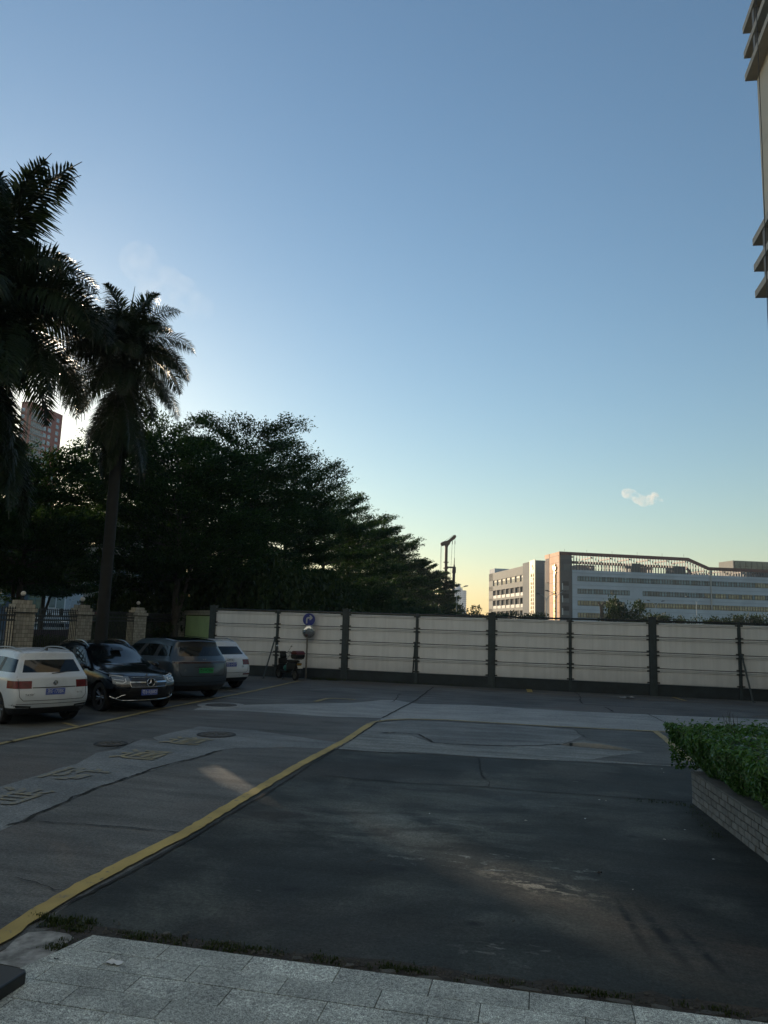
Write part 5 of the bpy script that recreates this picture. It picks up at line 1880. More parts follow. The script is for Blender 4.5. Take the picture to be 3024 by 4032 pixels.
# trees beyond the hoarding on the right
RG = 'low trees beyond the hoarding on the right'
for i, (px, Y, wd, h, lab) in enumerate([
        (1835, 150, 4.0, 5.2, 'low dark tree beyond the hoarding just right of the drilling rig'),
        (1925, 140, 4.6, 4.8, 'low dark tree beyond the hoarding left of the concrete school wing'),
        (2010, 135, 4.8, 5.0, 'low dark tree in front of the school corridor wing'),
        (2100, 130, 4.6, 4.7, 'low dark tree below the yellow sign wall'),
        (2455, 120, 4.2, 7.9, 'round leafy tree taller than its neighbours in front of the white facade'),
        (2560, 128, 3.8, 5.4, 'low tree just right of the round leafy tree'),
        (2625, 126, 3.6, 5.2, 'low tree left of the tall white street lamp'),
        (2790, 128, 3.6, 5.0, 'low dark tree just right of the tall white street lamp'),
        (2880, 126, 4.0, 5.4, 'dark tree before the white facade near the right edge'),
        (2985, 124, 4.2, 5.8, 'dark tree cut by the right edge of the picture')]):
    p = RY(px, 2430, Y)
    bush('low_tree', p.x, Y, wd, h, i + 1, lab, 'tree', RG, mesh=None)
p = RY(2376, 2430, 118)
st_ = thing('tree_stump', 'tall bare lopped trunk standing left of the round leafy tree', 'tree', (p.x, p.y, 0))
q = MB()
q.tube([(0, 0, 0), (-.1, 0, 3), (-.35, 0, 6.3)], [.32, .28, .25], 9)
q.build('trunk', M('lopped_bark', (0.16, 0.11, 0.07), .9, var=.3, vs=3), st_, smooth=60)
q = MB()
q.tube([(-.33, 0, 5.9), (-.75, .1, 6.7)], [.2, .13], 7); q.tube([(-.3, 0, 5.9), (.05, -.1, 6.6), (.4, 0, 6.55)], [.2, .15, .12], 7)
q.build('limb', _mats['lopped_bark'], st_, smooth=60)

# ================================================================== PALMS
def frond_mesh(seed, L=3.1, elev=55, droop=95, nl=62, ll=.62, plumose=.6):
    """One feather frond: arching midrib and leaflets set in several planes."""
    r_ = np.random.RandomState(seed)
    n = 40
    pts, dirs = [], []
    p = np.zeros(3); a = R(elev)
    for i in range(n + 1):
        pts.append(p.copy())
        t = i / n
        th_ = a - R(droop) * t ** 1.5
        d = np.array([math.cos(th_), 0, math.sin(th_)])
        dirs.append(d)
        p = p + d * L / n
    V = []
    for i in range(nl):
        t = .10 + .90 * i / (nl - 1)
        k = min(n - 1, int(t * n))
        base, d = pts[k], dirs[k]
        upv = np.cross(d, [0, 1, 0]); upv = -upv if upv[2] < 0 else upv
        ln = ll * (math.sin(math.pi * min(1, .18 + t * .86)) ** .55) * (1 - .35 * t)
        for s in (-1, 1):
            for pl in (0, 1):
                ang = (pl * 2 - 1) * plumose * .5 + r_.randn() * .22 + .10
                side = np.array([0, s, 0]) * math.cos(ang) + upv * math.sin(ang)
                fw_ = d * (.45 + .5 * t + r_.randn() * .08)
                v = side + fw_; v /= np.linalg.norm(v)
                wv = np.cross(v, upv); wv /= np.linalg.norm(wv) + 1e-6
                wd = .019 * (.8 + .5 * r_.rand())
                l_ = ln * (.8 + .35 * r_.rand())
                p0 = base; p1 = base + v * l_ * .5 - np.array([0, 0, .035 * l_]); p2 = base + v * l_ * .98 - np.array([0, 0, .20 * l_ * (1 + r_.rand())])
                V.append([p0 - wv * wd * .6, p0 + wv * wd * .6, p1 + wv * wd, p1 - wv * wd])
                V.append([p1 - wv * wd, p1 + wv * wd, p2 + wv * wd * .08, p2 - wv * wd * .08])
    lv = quadmesh('leaflets', np.array(V), 4, palmL)
    q = MB()
    q.tube([pts[i] for i in range(0, n + 1, 4)], [.035 * (1 - .85 * i / n) for i in range(0, n + 1, 4)], 6)
    return q.mesh('frond', M('palm_midrib', (0.03, 0.04, 0.015), .5), 50), lv
fr_kinds = [frond_mesh(1, 2.5, 80, 50, 84, .74, 1.5), frond_mesh(2, 3.0, 66, 88, 92, .82, 1.5), frond_mesh(3, 3.1, 46, 112, 96, .82, 1.5), frond_mesh(4, 3.1, 20, 112, 96, .82, 1.5), frond_mesh(5, 3.1, -14, 74, 90, .76, 1.3), frond_mesh(6, 3.1, -58, 30, 80, .62, 1.0), frond_mesh(7, 2.9, -74, 14, 72, .55, .9)]
pbark = M('palm_bark', (0.016, 0.017, 0.016), .85, var=.3, vs=3, bump=.5, bs=20)  # backlit silhouette darkness put into the bark colour
pshaft = M('palm_crownshaft', (0.05, 0.075, 0.03), .4, var=.2, vs=3)
def palm(label, X, Y, hc, r0, scl, seed, spec):
    r_ = random.Random(seed)
    t = thing('palm_tree', label, 'palm', (X, Y, 0), 0, 'feather palms at the left')
    q = MB()
    prof = [(r0 * 1.35, 0), (r0 * 1.12, .3), (r0 * 1.02, 1.0)]
    zz = 1.0
    while zz < hc - 1.7:
        prof += [(r0 * (1.0 - .18 * zz / hc), zz), (r0 * (1.03 - .18 * zz / hc), zz + .03), (r0 * (1.0 - .18 * zz / hc), zz + .06)]
        zz += .24
    prof.append((r0 * .8, hc - 1.6))
    q.lathe(prof, 18)
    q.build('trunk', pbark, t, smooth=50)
    q = MB(); q.lathe([(r0 * .82, hc - 1.62), (r0 * .86, hc - 1.3), (r0 * .62, hc - .5), (r0 * .35, hc + .05), (.01, hc + .2)], 14)
    q.build('crownshaft', pshaft, t, smooth=60)
    for kind, az, tilt, s in spec(r_):
        fm, lm = fr_kinds[kind]
        f = place('frond', fm, t, (0, 0, hc - .1 - (.0, .05, .15, .35, .7, 1.1, 1.7)[kind] * scl - r_.random() * (1.6 if kind > 4 else .25)), (tilt, 0, az), scl * s)
        lf = place('leaflets', lm, f); lf['kind'] = 'stuff'
    # spear and dead fibres
    q = MB(); q.tube([(0, 0, hc), (.05, 0, hc + 1.2 * scl), (.12, .03, hc + 2.3 * scl)], [.06, .04, .006], 6)
    q.build('spear', pshaft, t)
    return t
def spec_a(r_):
    out = []
    for kind, cnt in ((0, 3), (1, 7), (2, 8), (3, 10), (4, 10), (5, 12), (6, 12)):
        a0 = r_.random() * 6.28
        for i in range(cnt):
            out.append((kind, a0 + 6.283 * i / cnt + r_.uniform(-.25, .25), r_.uniform(-.12, .12), r_.uniform(.85, 1.1)))
    return out
p = RY(398, 2500, 25.0)
palm('feather palm with its whole trunk in view beside the second pier', p.x, 25.0, 11.9, .205, .92, 3, spec_a)
p = RY(-215, 2500, 22.0)
def spec_b(r_):
    o = [(0, R(2), 0, 1.45), (0, R(24), .1, 1.35), (0, R(-25), 0, 1.3), (0, R(120), 0, 1.2), (0, R(230), 0, 1.2)]   # the upright plume
    o += [(k, R(a) + r_.uniform(-.2, .2), 0, r_.uniform(.95, 1.15)) for k, aa in ((1, (75, 115, 150, 190, 225, 265, 300)), (2, (60, 100, 140, 180, 220, 260, 305)), (3, (-52, -25, 0, 22, 48, 95, 140, 185, 230, 275)), (4, (-40, -20, -4, 12, 30, 60, 100, 150, 200, 250, 290, 320)), (5, (-60, -35, -15, 0, 15, 35, 70, 110, 160, 210, 260, 300)), (6, (-30, -8, 15, 60, 120, 180, 240, 300))) for a in aa]
    o += [(2, R(6), 0, .9), (2, R(-18), 0, .9)]
    return o
palm('largest feather palm, its crown cut by the left edge', p.x, 22.0, 12.6, .27, 1.5, 5, spec_b)
# ================================================================== SCHOOL
conc = M('weathered_concrete_render', (0.36, 0.335, 0.285), 0.85, var=.14, vs=.35, bump=.1, bs=3)
conc_d = M('grey_render', (0.21, 0.21, 0.20), 0.85, var=.12, vs=.4)
whit = M('white_render', (0.46, 0.475, 0.49), 0.8, var=.13, vs=.22)
orng = M('orange_panel', (0.64, 0.29, 0.11), 0.7, var=.14, vs=.5)
brown = M('brown_red_steel', (0.12, 0.04, 0.028), 0.6, var=.15)
yelw = M('cream_yellow_panel', (0.80, 0.72, 0.46), 0.6, var=.06, vs=.5)
gold = M('gold_letter', (0.75, 0.55, 0.22), 0.35, .5, var=.05)
goldd = M('dull_gold_letter', (0.42, 0.25, 0.06), 0.5, .2, var=.05)
win_g = M('window_glass', (0.13, 0.20, 0.22), 0.12, var=.25, vs=.6, spec=.3, orand=.45)  # cyan sky reflection put into the glass colour
win_c = M('window_glass_tan', (0.20, 0.185, 0.12), 0.15, var=.4, vs=1.2, spec=.8, orand=.5)  # tan tone of the lower window rows
frame_d = M('dark_window_frame', (0.02, 0.022, 0.022), .5)
dark_in = M('dark_interior', (0.02, 0.021, 0.021), .9)
wht_rail = M('white_railing', (0.62, 0.60, 0.52), .5)
greyst = M('grey_louvre', (0.16, 0.155, 0.145), .6, var=.15)

c0_ = RY(2203, 2400, 220.0)
SCH_A = R(6.5)
def sch(name, label, cat='building', group=None):
    return thing(name, label, cat, (c0_.x, c0_.y, 0), SCH_A, group)
# local axes: x along the long facade to the right, y away, z up
main = sch('school_building', 'long white school block with ribbon windows and a louvred brown roof frame')
q = MB()
q.box(4.0, 112, .0, 14, -2, 19.9)
q.build('facade_wall', whit, main)
q = MB()
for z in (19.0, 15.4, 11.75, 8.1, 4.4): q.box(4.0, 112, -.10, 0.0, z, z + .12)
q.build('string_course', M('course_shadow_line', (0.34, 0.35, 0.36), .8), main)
wq = MB()
wq.box(-.42, .42, -.02, .02, -.75, .75, 1)
for (a, b, c, d) in ((-.42, -.34, -.75, .75), (.34, .42, -.75, .75), (-.34, .34, -.75, -.66), (-.34, .34, .66, .75), (-.34, .34, .28, .36), (-.36, .36, -.45, -.41)): wq.box(a, b, -.07, -.02, c, d, 0)
wm1 = wq.mesh('window', [frame_d, win_g])
wm2 = wm1.copy(); wm2.materials[1] = win_c
rows = [(17.35, 5.6, 76, wm1), (13.6, 5.6, 22.3, wm1), (13.6, 26, 76, wm1), (10.1, 5.6, 20.5, wm2), (10.1, 26, 76, wm2), (6.5, 5.6, 18, wm2)]
for z, xa, xb, wm in rows:
    n = int((xb - xa) / .86)
    for i in range(n):
        x = xa + .43 + i * .86
        m_ = wm
        if wm is wm1 and z < 14 and x > 46 and (i % 5) not in (1,): m_ = wm2
        if wm is wm1 and z > 16 and x > 62: m_ = wm2
        place('window', m_, main, (x, -.02, z))
# stair bay between the orange wall and the white wall, with openings
q = MB()
q.box(.25, 3.98, .02, 14, -2, 23.0)
q.build('stair_tower', M('dark_grey_render', (0.075, 0.08, 0.078), .85, var=.15, vs=.5), main)
for k, z in enumerate((16.4, 12.7, 9.0, 5.3)):
    q = MB()
    q.box(1.0, 2.9, -.02, .02, z - 2.6, z)
    op = q.build('opening', dark_in, main)
    q = MB()
    q.box(.8, 2.95, -.14, -.06, z - 2.65, z - 1.35)
    q.build('balustrade', M('stair_balustrade', (0.12, 0.125, 0.12), .7), op)
    q = MB(); q.box(.75, 1.05, -.16, -.02, z - 2.6, z - .6); q.build('reveal', wht_rail, op)
q = MB(); q.box(1.4, 3.4, -.03, .02, 19.6, 21.6); q.build('louvre_panel', M('grille_grey', (0.10, 0.105, 0.10), .7), main)
# roof frame: brown top beam with a kink, inner beam, louvres
q = MB()
top = [(0, 25.25), (40.8, 25.0), (47.5, 22.4), (112, 22.3)]
for i in range(3):
    (x0, z0), (x1, z1) = top[i], top[i + 1]
    q.prism([(x0, z0), (x1, z1), (x1, z1 - .95), (x0, z0 - .95)], -.15, .6, axis='y')
q.build('roof_beam', brown, main)
q = MB()
for i in range(3):
    (x0, z0), (x1, z1) = top[i], top[i + 1]
    q.prism([(x0 + 4, z0 - 1.9), (x1, z1 - 1.9), (x1, z1 - 2.7), (x0 + 4, z0 - 2.7)], 8.2, 8.9, axis='y')
q.build('rear_beam', brown, main)
q = MB()
for x in range(4, 112, 6): q.box(x, x + .5, .5, 8.4, 23.6 - (2.6 if x > 44 else 0), 24.0 - (2.6 if x > 44 else 0))
q.build('cross_beams', brown, main)
def ztop(x):
    for i in range(3):
        (x0, z0), (x1, z1) = top[i], top[i + 1]
        if x <= x1: return z0 + (z1 - z0) * (x - x0) / (x1 - x0) - .95
    return 21.3
lv = MB(); lv.box(-.07, .07, -.22, .22, 0, 1)
lvm = lv.mesh('louvre', greyst)
x = 4.6
while x < 78:
    place('louvre', lvm, main, (x, .2, 19.9), (0, 0, 0), (1, 1, ztop(x) - 19.9))
    x += .86
lvb = lv.mesh('louvre', M('lit_louvre', (0.36, 0.33, 0.28), .6))  # back louvres: sunlight put into a paler colour
x = 7
while x < 60:
    if int(x / 8) % 3 != 1: place('louvre', lvb, main, (x, 8.6, 19.9), (0, 0, 0), (1.6, 1, 2.6 if x < 44 else 1.4))
    x += 1.1
for (xa, xb, z1, mt_) in ((.4, 3.9, 24.3, greyst), (22.6, 25.6, 22.6, conc_d), (36.0, 40.0, 22.3, conc_d), (66, 70, 21.4, conc_d)):
    q = MB(); q.box(xa, xb, .1, 5, 19.9, z1); q.build('roof_room', M('roof_room_grey', (0.10, 0.105, 0.10), .8), main)
for (xa, xb, yb, z1) in ((9, 15, 9.5, 22.3), (28, 34, 9.6, 22.4), (46, 52, 11, 21.4)):
    q = MB(); q.box(xa, xb, yb, yb + 4, 19.9, z1); q.build('roof_room', conc, main)
q = MB(); q.box(58, 76, 4, 12, 19.9, 25.2); rb = q.build('roof_room', conc, main)
q = MB(); q.box(58.3, 76, 3.9, 4.0, 22.0, 25.0); q.build('glazing', M('dark_curtain_wall', (0.03, 0.038, 0.045), .1, spec=.8), rb)
q = MB()
for k in range(10): q.box(58.3 + k * 1.9, 58.42 + k * 1.9, 3.84, 3.9, 22.0, 25.0)
q.box(58.3, 76, 3.84, 3.9, 23.4, 23.55); q.build('mullion', frame_d, rb)
# pale downpipe
q = MB(); q.box(47.7, 48.1, -.2, -.1, 9.5, 21.4); q.build('downpipe', M('pale_pipe', (0.42, 0.37, 0.31), .6), main)
q = MB()
for xx in (2, 9, 17, 25, 33, 40): q.tube([(xx, 1, 25), (xx, 1, 26.2)], .03, 5)
q.build('lightning_rod', frame_d, main)
# orange sign wall
ow = MB()
ow.box(-.02, .25, -.12, 8.7, -2, 25.2)
osl = ow.build('sign_wall', orng, main)
q = MB(); q.box(-.10, .30, 8.7, 12.8, 23.9, 25.2); q.build('sign_beam', orng, osl)
q = MB()
for z in (4, 7, 10, 13, 16, 19, 22, 24): q.box(-.045, -.02, 0, 8.6, z, z + .07)
q.build('panel_joint', M('joint_orange', (0.30, 0.13, 0.06), .8), osl)
for k in range(8):
    q = MB(); q.box(-.1, .2, 8.9 + k * .45, 9.05 + k * .45, 16.4, 23.9); q.build('slat', brown, osl)
q = MB(); q.box(.3, .8, 8.75, 12.6, -2, 16.3); q.build('side_wall', conc, main)
txt = '深圳市龙人龙华重外学校'
for i, ch in enumerate(txt):
    me = text_mesh('sign_letter', ch, 1.45, gold, .12, bold=.04)
    z = 18.0 - i * 1.28
    place_mat('sign_letter', me, osl, (0, -1, 0), (0, 0, 1), (-1, 0, 0), (-.22, 3.6, z))
q = MB()   # leaf shaped emblem of three lobes
def lobe(cy, cz, a, l_, w_):
    pts = [(cy + math.cos(a) * t * l_ + math.cos(a + 1.57) * s * w_ * math.sin(math.pi * t), cz + math.sin(a) * t * l_ + math.sin(a + 1.57) * s * w_ * math.sin(math.pi * t)) for s, ts in ((1, [i / 8 for i in range(9)]), (-1, [i / 8 for i in range(7, 0, -1)])) for t in ts]
    q.prism(pts, -.35, -.12, axis='x')
lobe(3.6, 19.6, R(100), 2.2, .38); lobe(3.6, 19.6, R(50), 2.3, .42); lobe(3.6, 19.6, R(140), 1.9, .36); lobe(3.9, 19.2, R(185), 1.5, .34)
q.build('emblem', gold, osl)

# corridor wing
wing = sch('school_wing', 'beige concrete school wing with open corridors and a yellow sign wall')
WX, WY = -.6, 20.2                    # near corner of the wing: gray end wall faces us, sign wall faces left
q = MB(); q.box(WX, WX + 9, WY, WY + 14, -2, 24.2); q.build('end_wall', conc_d, wing)
for k, (z0, z1) in enumerate(((17.2, 18.9), (11.6, 13.8), (6.0, 8.3))):
    q = MB(); q.box(WX + 4.0, WX + 6.0, WY - .03, WY + .02, z0, z1); q.build('opening', dark_in, wing)
q = MB()
for z in (19.9, 15.4, 10.2): q.box(WX, WX + 9, WY - .02, WY, z, z + .08)
q.build('wall_joint', M('joint_grey', (0.14, 0.14, 0.13), .9), wing)
q = MB(); q.box(WX - .3, WX - .02, WY - .1, WY + 5.6, -2, 24.4); ys = q.build('sign_wall', yelw, wing)
for cidx, (txt, y0) in enumerate((('南国所置重正宝阳至行', 1.7), ('村二口民服人服宁区口', 3.7))):
    for i, ch in enumerate(txt):
        me = text_mesh('sign_letter', ch, 1.05, goldd, .06, bold=.03)
        place_mat('sign_letter', me, ys, (0, -1, 0), (0, 0, 1), (-1, 0, 0), (WX - .40, WY + y0, 19.4 - i * 1.32))
q = MB()
lobe(WY + 2.7, 21.3, R(100), 1.5, .28); lobe(WY + 2.7, 21.3, R(45), 1.5, .28); lobe(WY + 2.7, 21.3, R(150), 1.3, .26)
em_ = q.build('emblem', goldd, ys); em_.location = (WX - .1, 0, 0)
# corridor facade runs away behind the sign wall
y0, LEN = WY + 6.2, 54.0
q = MB()
FX = WX + .3
levels = [(-2, 1.4), (4.4, 5.2), (8.2, 9.3), (12.5, 13.3), (16.4, 18.2), (20.4, 23.4)]
for z0, z1 in levels: q.box(FX, FX + .45, y0, y0 + LEN, z0, z1)
q.box(FX, FX + .45, y0 + LEN - 6, y0 + LEN, -2, 23.4)
q.box(FX + .5, FX + 12, y0, y0 + LEN, -2, 23.2)
q.build('facade_wall', conc, wing)
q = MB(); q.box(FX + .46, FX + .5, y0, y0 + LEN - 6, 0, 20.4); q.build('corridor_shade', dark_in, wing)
q = MB(); q.box(FX + .2, FX + 6, y0 + LEN - 8, y0 + LEN - .1, 23.3, 25.2); q.build('roof_room', whit, wing)
pil = MB(); pil.box(-.05, .47, -.35, .35, 0, 1); pm_ = pil.mesh('pillar', conc)
bay = (LEN - 6) / 8
rl = MB()
rl.box(-.04, .04, 0, bay - .8, .98, 1.06)
for k in range(12): rl.box(-.03, .03, k * (bay - .8) / 12, k * (bay - .8) / 12 + .26, 0, .98)
rlm = rl.mesh('railing', wht_rail)
wn = MB()
wn.box(0, .05, 0, bay - .8, 0, 2.2, 1)
for k in range(7): wn.box(-.05, 0, k * (bay - .8) / 6 - .05, k * (bay - .8) / 6 + .05, 0, 2.2, 0)
wn.box(-.05, 0, 0, bay - .8, 1.45, 1.55, 0)
wn.box(-.02, 0, 0, bay - .8, 1.55, 2.2, 2)
wnm = wn.mesh('window', [frame_d, win_g, M('sky_pane', (0.6, 0.57, 0.48), .2)])
for k in range(9):
    y = y0 + k * bay
    for z0, z1 in ((1.4, 4.4), (5.2, 8.2), (9.3, 12.5), (13.3, 16.4), (18.2, 20.4)):
        place('pillar', pm_, wing, (FX, y, z0), (0, 0, 0), (1, 1, z1 - z0))
        if k < 8:
            if z0 == 18.2: place('window', wnm, wing, (FX + .3, y + .4, z0))
            else: place('railing', rlm, wing, (FX + .1, y + .4, z0))

# ------------------------------------------------------------------ street lamps
pole_m = M('pale_lamp_pole', (0.46, 0.47, 0.46), .5)
head_m = M('lamp_head_grey', (0.06, 0.06, 0.06), .5)
def lamp_meshes():
    q = MB(); q.tube([(0, 0, 0), (0, 0, 3), (0, 0, 9.2)], [.13, .11, .07], 8); a = q.mesh('pole', pole_m, 50)
    q = MB(); q.tube([(0, 0, 9.1), (.3, 0, 9.8), (.9, 0, 10.4), (1.7, 0, 10.7)], [.06, .05, .05, .04], 6); b = q.mesh('arm', pole_m, 50)
    q = MB(); q.tube([(1.5, 0, 10.62), (1.9, 0, 10.78), (2.5, 0, 10.86)], [.07, .16, .08], 7); c = q.mesh('lamp_head', head_m, 50)
    return a, b, c
la, lb, lc = lamp_meshes()
for k, (px, ptop, Y, lab) in enumerate([(1797, 2312, 160, 'twin armed street lamp between the drilling rig and the school'), (2152, 2340, 183, 'twin armed street lamp before the grey end wall of the wing'), (2191, 2322, 168, 'twin armed street lamp in front of the orange sign wall'), (2583, 2366, 205, 'small twin armed street lamp left of the tall one before the white facade'), (2744, 2355, 176, 'tall white twin armed street lamp before the white facade')]):
    p = RY(px, 2420, Y)
    t = thing('street_lamp', lab, 'street lamp', (p.x, p.y, 0), R(-20 if k < 3 else 0), 'twin armed street lamps beyond the hoarding')
    place('pole', la, t)
    for s in (0, math.pi):
        a_ = place('arm', lb, t, (0, 0, 0), (0, 0, s))
        place('lamp_head', lc, a_)

# ------------------------------------------------------------------ drilling rig
p = RY(1753, 2420, 200.0)
rig = thing('drilling_rig', 'tall piling rig mast with jib, cables and drill rod rising behind the trees', 'drilling rig', (p.x, p.y, 0))
rigm = M('rig_rust_orange', (0.10, 0.05, 0.022), .6, var=.3, vs=.8)
rigd = M('rig_dark', (0.025, 0.022, 0.022), .6)
q = MB()
q.prism([(-.65, 2.5), (.45, 2.5), (.45, 9.2), (.35, 9.6), (.35, 23.3), (.62, 24.0), (-.5, 24.0), (-.42, 23.2), (-.42, 9.6), (-.8, 9.2)], -.4, .4, axis='y')
for z in (11, 17.5, 19.1): q.box(-.7, .6, -.5, .5, z, z + .25)
q.build('mast', rigm, rig)
q = MB()
q.prism([(-1.5, 24.1), (-1.25, 23.6), (.3, 24.0), (.8, 24.0), (1.2, 24.9), (2.3, 25.7), (2.6, 26.3), (2.4, 26.8), (1.9, 26.6), (.3, 25.2), (-1.1, 24.8)], -.25, .25, axis='y')
for (x, z) in ((-1.2, 24.2), (2.15, 26.3)): q.lathe([(.001, -.35), (.45, -.35), (.45, .35), (.001, .35)], 14, (x, 0, z), axis='y')
q.build('jib', rigm, rig)
q = MB()
for (x0, z0, x1, z1) in ((-1.5, 24.0, -1.7, 12), (-1.35, 24.0, -1.35, 12), (2.3, 26.0, 2.2, 19.0), (1.6, 25.5, .9, 6), (-1.1, 24.6, 1.9, 26.7)): q.tube([(x0, 0, z0), (x1, 0, z1)], .035, 5)
q.build('cable', rigd, rig)
q = MB(); q.tube([(1.6, 0, 25.2), (1.6, 0, 24.2)], .1, 6); q.tube([(2.3, 0, 25.2), (2.3, 0, 24.2)], .1, 6); q.tube([(2.25, 0, 20.5), (2.2, 0, 18.8), (2.2, 0, 18.0)], [.08, .12, .3], 8); q.build('swivel', rigd, rig)
q = MB(); q.tube([(2.2, 0, 18), (2.15, 0, 16.5), (2.15, 0, 16.2), (1.95, 0, 1.0)], [.5, .55, .38, .36], 12); q.build('drill_rod', M('drill_rod_rust', (0.05, 0.028, 0.032), .6), rig, smooth=50)
q = MB(); q.box(.3, 2.3, -.25, .25, 17.7, 18.1); q.tube([(.55, 0, 12), (.75, 0, 11), (.75, 0, 3)], .16, 7); q.build('guide_arm', rigd, rig)
q = MB(); q.box(-6, 0, -1.5, 1.5, 1.2, 3.2); q.box(-6.4, -5, -1.6, 1.6, 1.0, 2.6); q.build('machine_house', rigm, rig)
q = MB()
for s in (-1, 1): q.prism([(-5.5, .2), (-5, 0), (.5, 0), (1, .2), (1, .8), (.5, 1.1), (-5, 1.1), (-5.5, .8)], s * 1.9 - .4, s * 1.9 + .4, axis='y')
q.build('crawler_track', rigd, rig)

# ------------------------------------------------------------------ far towers
p = RY(1795, 2420, 1150.0)
ft = thing('apartment_tower', 'pale distant apartment tower on the horizon beside the drilling rig', 'tower', (p.x, p.y, 0), R(5))
fm = M('far_haze_render', (0.53, 0.57, 0.60), .9, var=.05)  # distance haze put into the wall colour
q = MB(); q.box(-4, 10, 0, 20, 0, 60); q.box(1, 7, 2, 14, 60, 66); q.box(10, 16, 1, 20, 0, 57); q.box(-13, -4.2, 1, 18, 0, 48)
q.build('wall', fm, ft)
fw_ = MB()
for x in range(-12, 16, 3):
    for z in range(3, 46 if x < -4 else 57, 3): fw_.box(x, x + 1.4, -.05 if x >= -4 and x < 9 else .9, .3 if x >= -4 and x < 9 else 1.2, z, z + 1.5)
o = fw_.build('windows_band', M('far_window', (0.16, 0.18, 0.20), .3), ft); o['kind'] = 'stuff'

# red residential tower behind the palms
Xc, Yc = RY(38, 2400, 300.0).x, 300.0
red = thing('residential_tower', 'red brick residential tower with glazed balconies behind the palm fronds', 'tower', (Xc, Yc, 0), GRID)
rbk = M('red_facade_tile', (0.27, 0.055, 0.045), .8, var=.08, vs=.5)
q = MB(); q.box(-4.6, 0, 0, 21, 0, 90); q.build('wall', rbk, red)
q = MB(); q.box(-1.6, -.5, -.05, .05, 0, 90); q.build('recess', M('tower_recess', (0.05, 0.02, 0.022), .9), red)
bal = MB(); bal.box(.05, 1.3, .6, 7.6, 0, .25, 0); bal.box(1.2, 1.3, .6, 7.6, .25, 1.2, 1); bal.box(.02, .06, .8, 7.4, .3, 2.6, 2); bal.box(1.22, 1.34, .6, 7.6, 1.2, 1.28, 0)
for k in range(7): bal.box(1.22, 1.34, .6 + k * 1.16, .68 + k * 1.16, .25, 2.7, 0)
blm = bal.mesh('balcony', [M('balcony_grey', (0.30, 0.31, 0.32), .7), M('balcony_glass', (0.10, 0.13, 0.15), .15, spec=.8), win_g])
tw_ = MB(); tw_.box(-.05, .03, 0, 1.9, 0, 1.7, 1)
for (a, b, c, d) in ((0, .08, 0, 1.7), (1.82, 1.9, 0, 1.7), (.9, 1.0, 0, 1.7), (0, 1.9, 0, .08), (0, 1.9, 1.62, 1.7), (0, 1.9, .55, .62)): tw_.box(.03, .10, a, b, c, d, 0)
twm = tw_.mesh('window', [M('window_frame_pale', (0.4, 0.4, 0.4), .5), M('bright_glass', (0.35, 0.4, 0.43), .05, .9)])
for f in range(30):
    z = f * 2.9 + 1.0
    place('balcony', blm, red, (0, 0, z))
    for y in (9.0, 12.0, 17.0): place('window', twm, red, (0, y, z + .7))
    if f > 3: place('window', twm, red, (-4.2, -.02, z + .7), (0, 0, -math.pi / 2), (1, .8, .9))

# ------------------------------------------------------------------ street front beyond the left fence
p = RY(-90, 2420, 92.0)
q = MB()
bb = thing('blue_building', 'dark blue walled building at the left edge beyond the iron fence', 'building', (p.x, 92.0, 0))
bx1 = RY(101, 2420, 92).x - p.x
q.box(-40, bx1 - 15, 0, 12, 0, 19); q.box(bx1 - 14.99, bx1 - 2.2, 0, 12, 0, 12); q.box(bx1 - 2.19, bx1 - .9, 0, 12, 0, 16.1); q.box(bx1 - .89, bx1, 0, 12, 0, 11.5); q.build('wall', M('dark_blue_sheet', (0.035, 0.07, 0.115), .6, var=.12), bb)  # roof heights stepped, unseen left block added, to shape the sun flecks
q = MB(); q.box(-14, bx1, -.1, 0, 6.2, 6.5); q.build('band', M('blue_trim', (0.06, 0.10, 0.15), .5), bb)
for k in range(3):
    q = MB(); q.box(bx1 - 1.9 - k * 2.2, bx1 - .6 - k * 2.2, -.06, .02, 3.2, 4.6); q.build('window', win_g, bb)
xa, xb = RY(102, 2420, 90).x, RY(172, 2420, 90).x
tb_ = thing('teal_cabin', 'teal site cabin with a pale green window between the blue and the white building', 'cabin', (xa, 90.0, 0))
WT = xb - xa
q = MB(); q.box(0, WT, 0, 6, 0, 5.4); q.build('wall', M('teal_sheet', (0.05, 0.115, 0.125), .6, var=.1), tb_)
q = MB(); q.box(WT * .12, WT * .8, -.06, .02, 2.7, 4.8); wv_ = q.build('window', M('green_pane', (0.09, 0.14, 0.11), .25), tb_)
q = MB(); q.box(WT * .44, WT * .47, -.1, -.06, 2.7, 4.8); q.box(WT * .12, WT * .8, -.1, -.06, 3.9, 4.0); q.build('mullion', M('teal_trim', (0.07, 0.15, 0.16), .5), wv_)
q = MB(); q.box(-.1, WT + .1, -.2, 6, 5.4, 5.6); q.box(WT * .9, WT * .98, -.08, 0, 0, 5.4); q.build('trim', _mats['teal_trim'], tb_)
q = MB(); q.box(WT * .55, WT * .95, -.5, -.02, 1.0, 1.75); ac = q.build('air_conditioner', M('ac_white', (0.5, 0.5, 0.5), .5), tb_)
q = MB(); q.lathe([(.001, 0), (.26, 0), (.26, -.02), (.001, -.02)], 16, (WT * .7, -.51, 1.38), axis='y'); q.build('fan', frame_d, ac)
xa, xb = RY(173, 2420, 88).x, RY(254, 2420, 88).x
wb = thing('white_office', 'small white office block with two black windows and dark markings', 'building', (xa, 88.0, 0))
WW = xb - xa
q = MB(); q.prism([(0, 0), (WW, 0), (WW, 4.6), (WW * .55, 5.2), (0, 5.4)], 0, 5, axis='y'); q.build('wall', M('bright_white_wall', (0.62, 0.66, 0.70), .6, var=.04), wb)
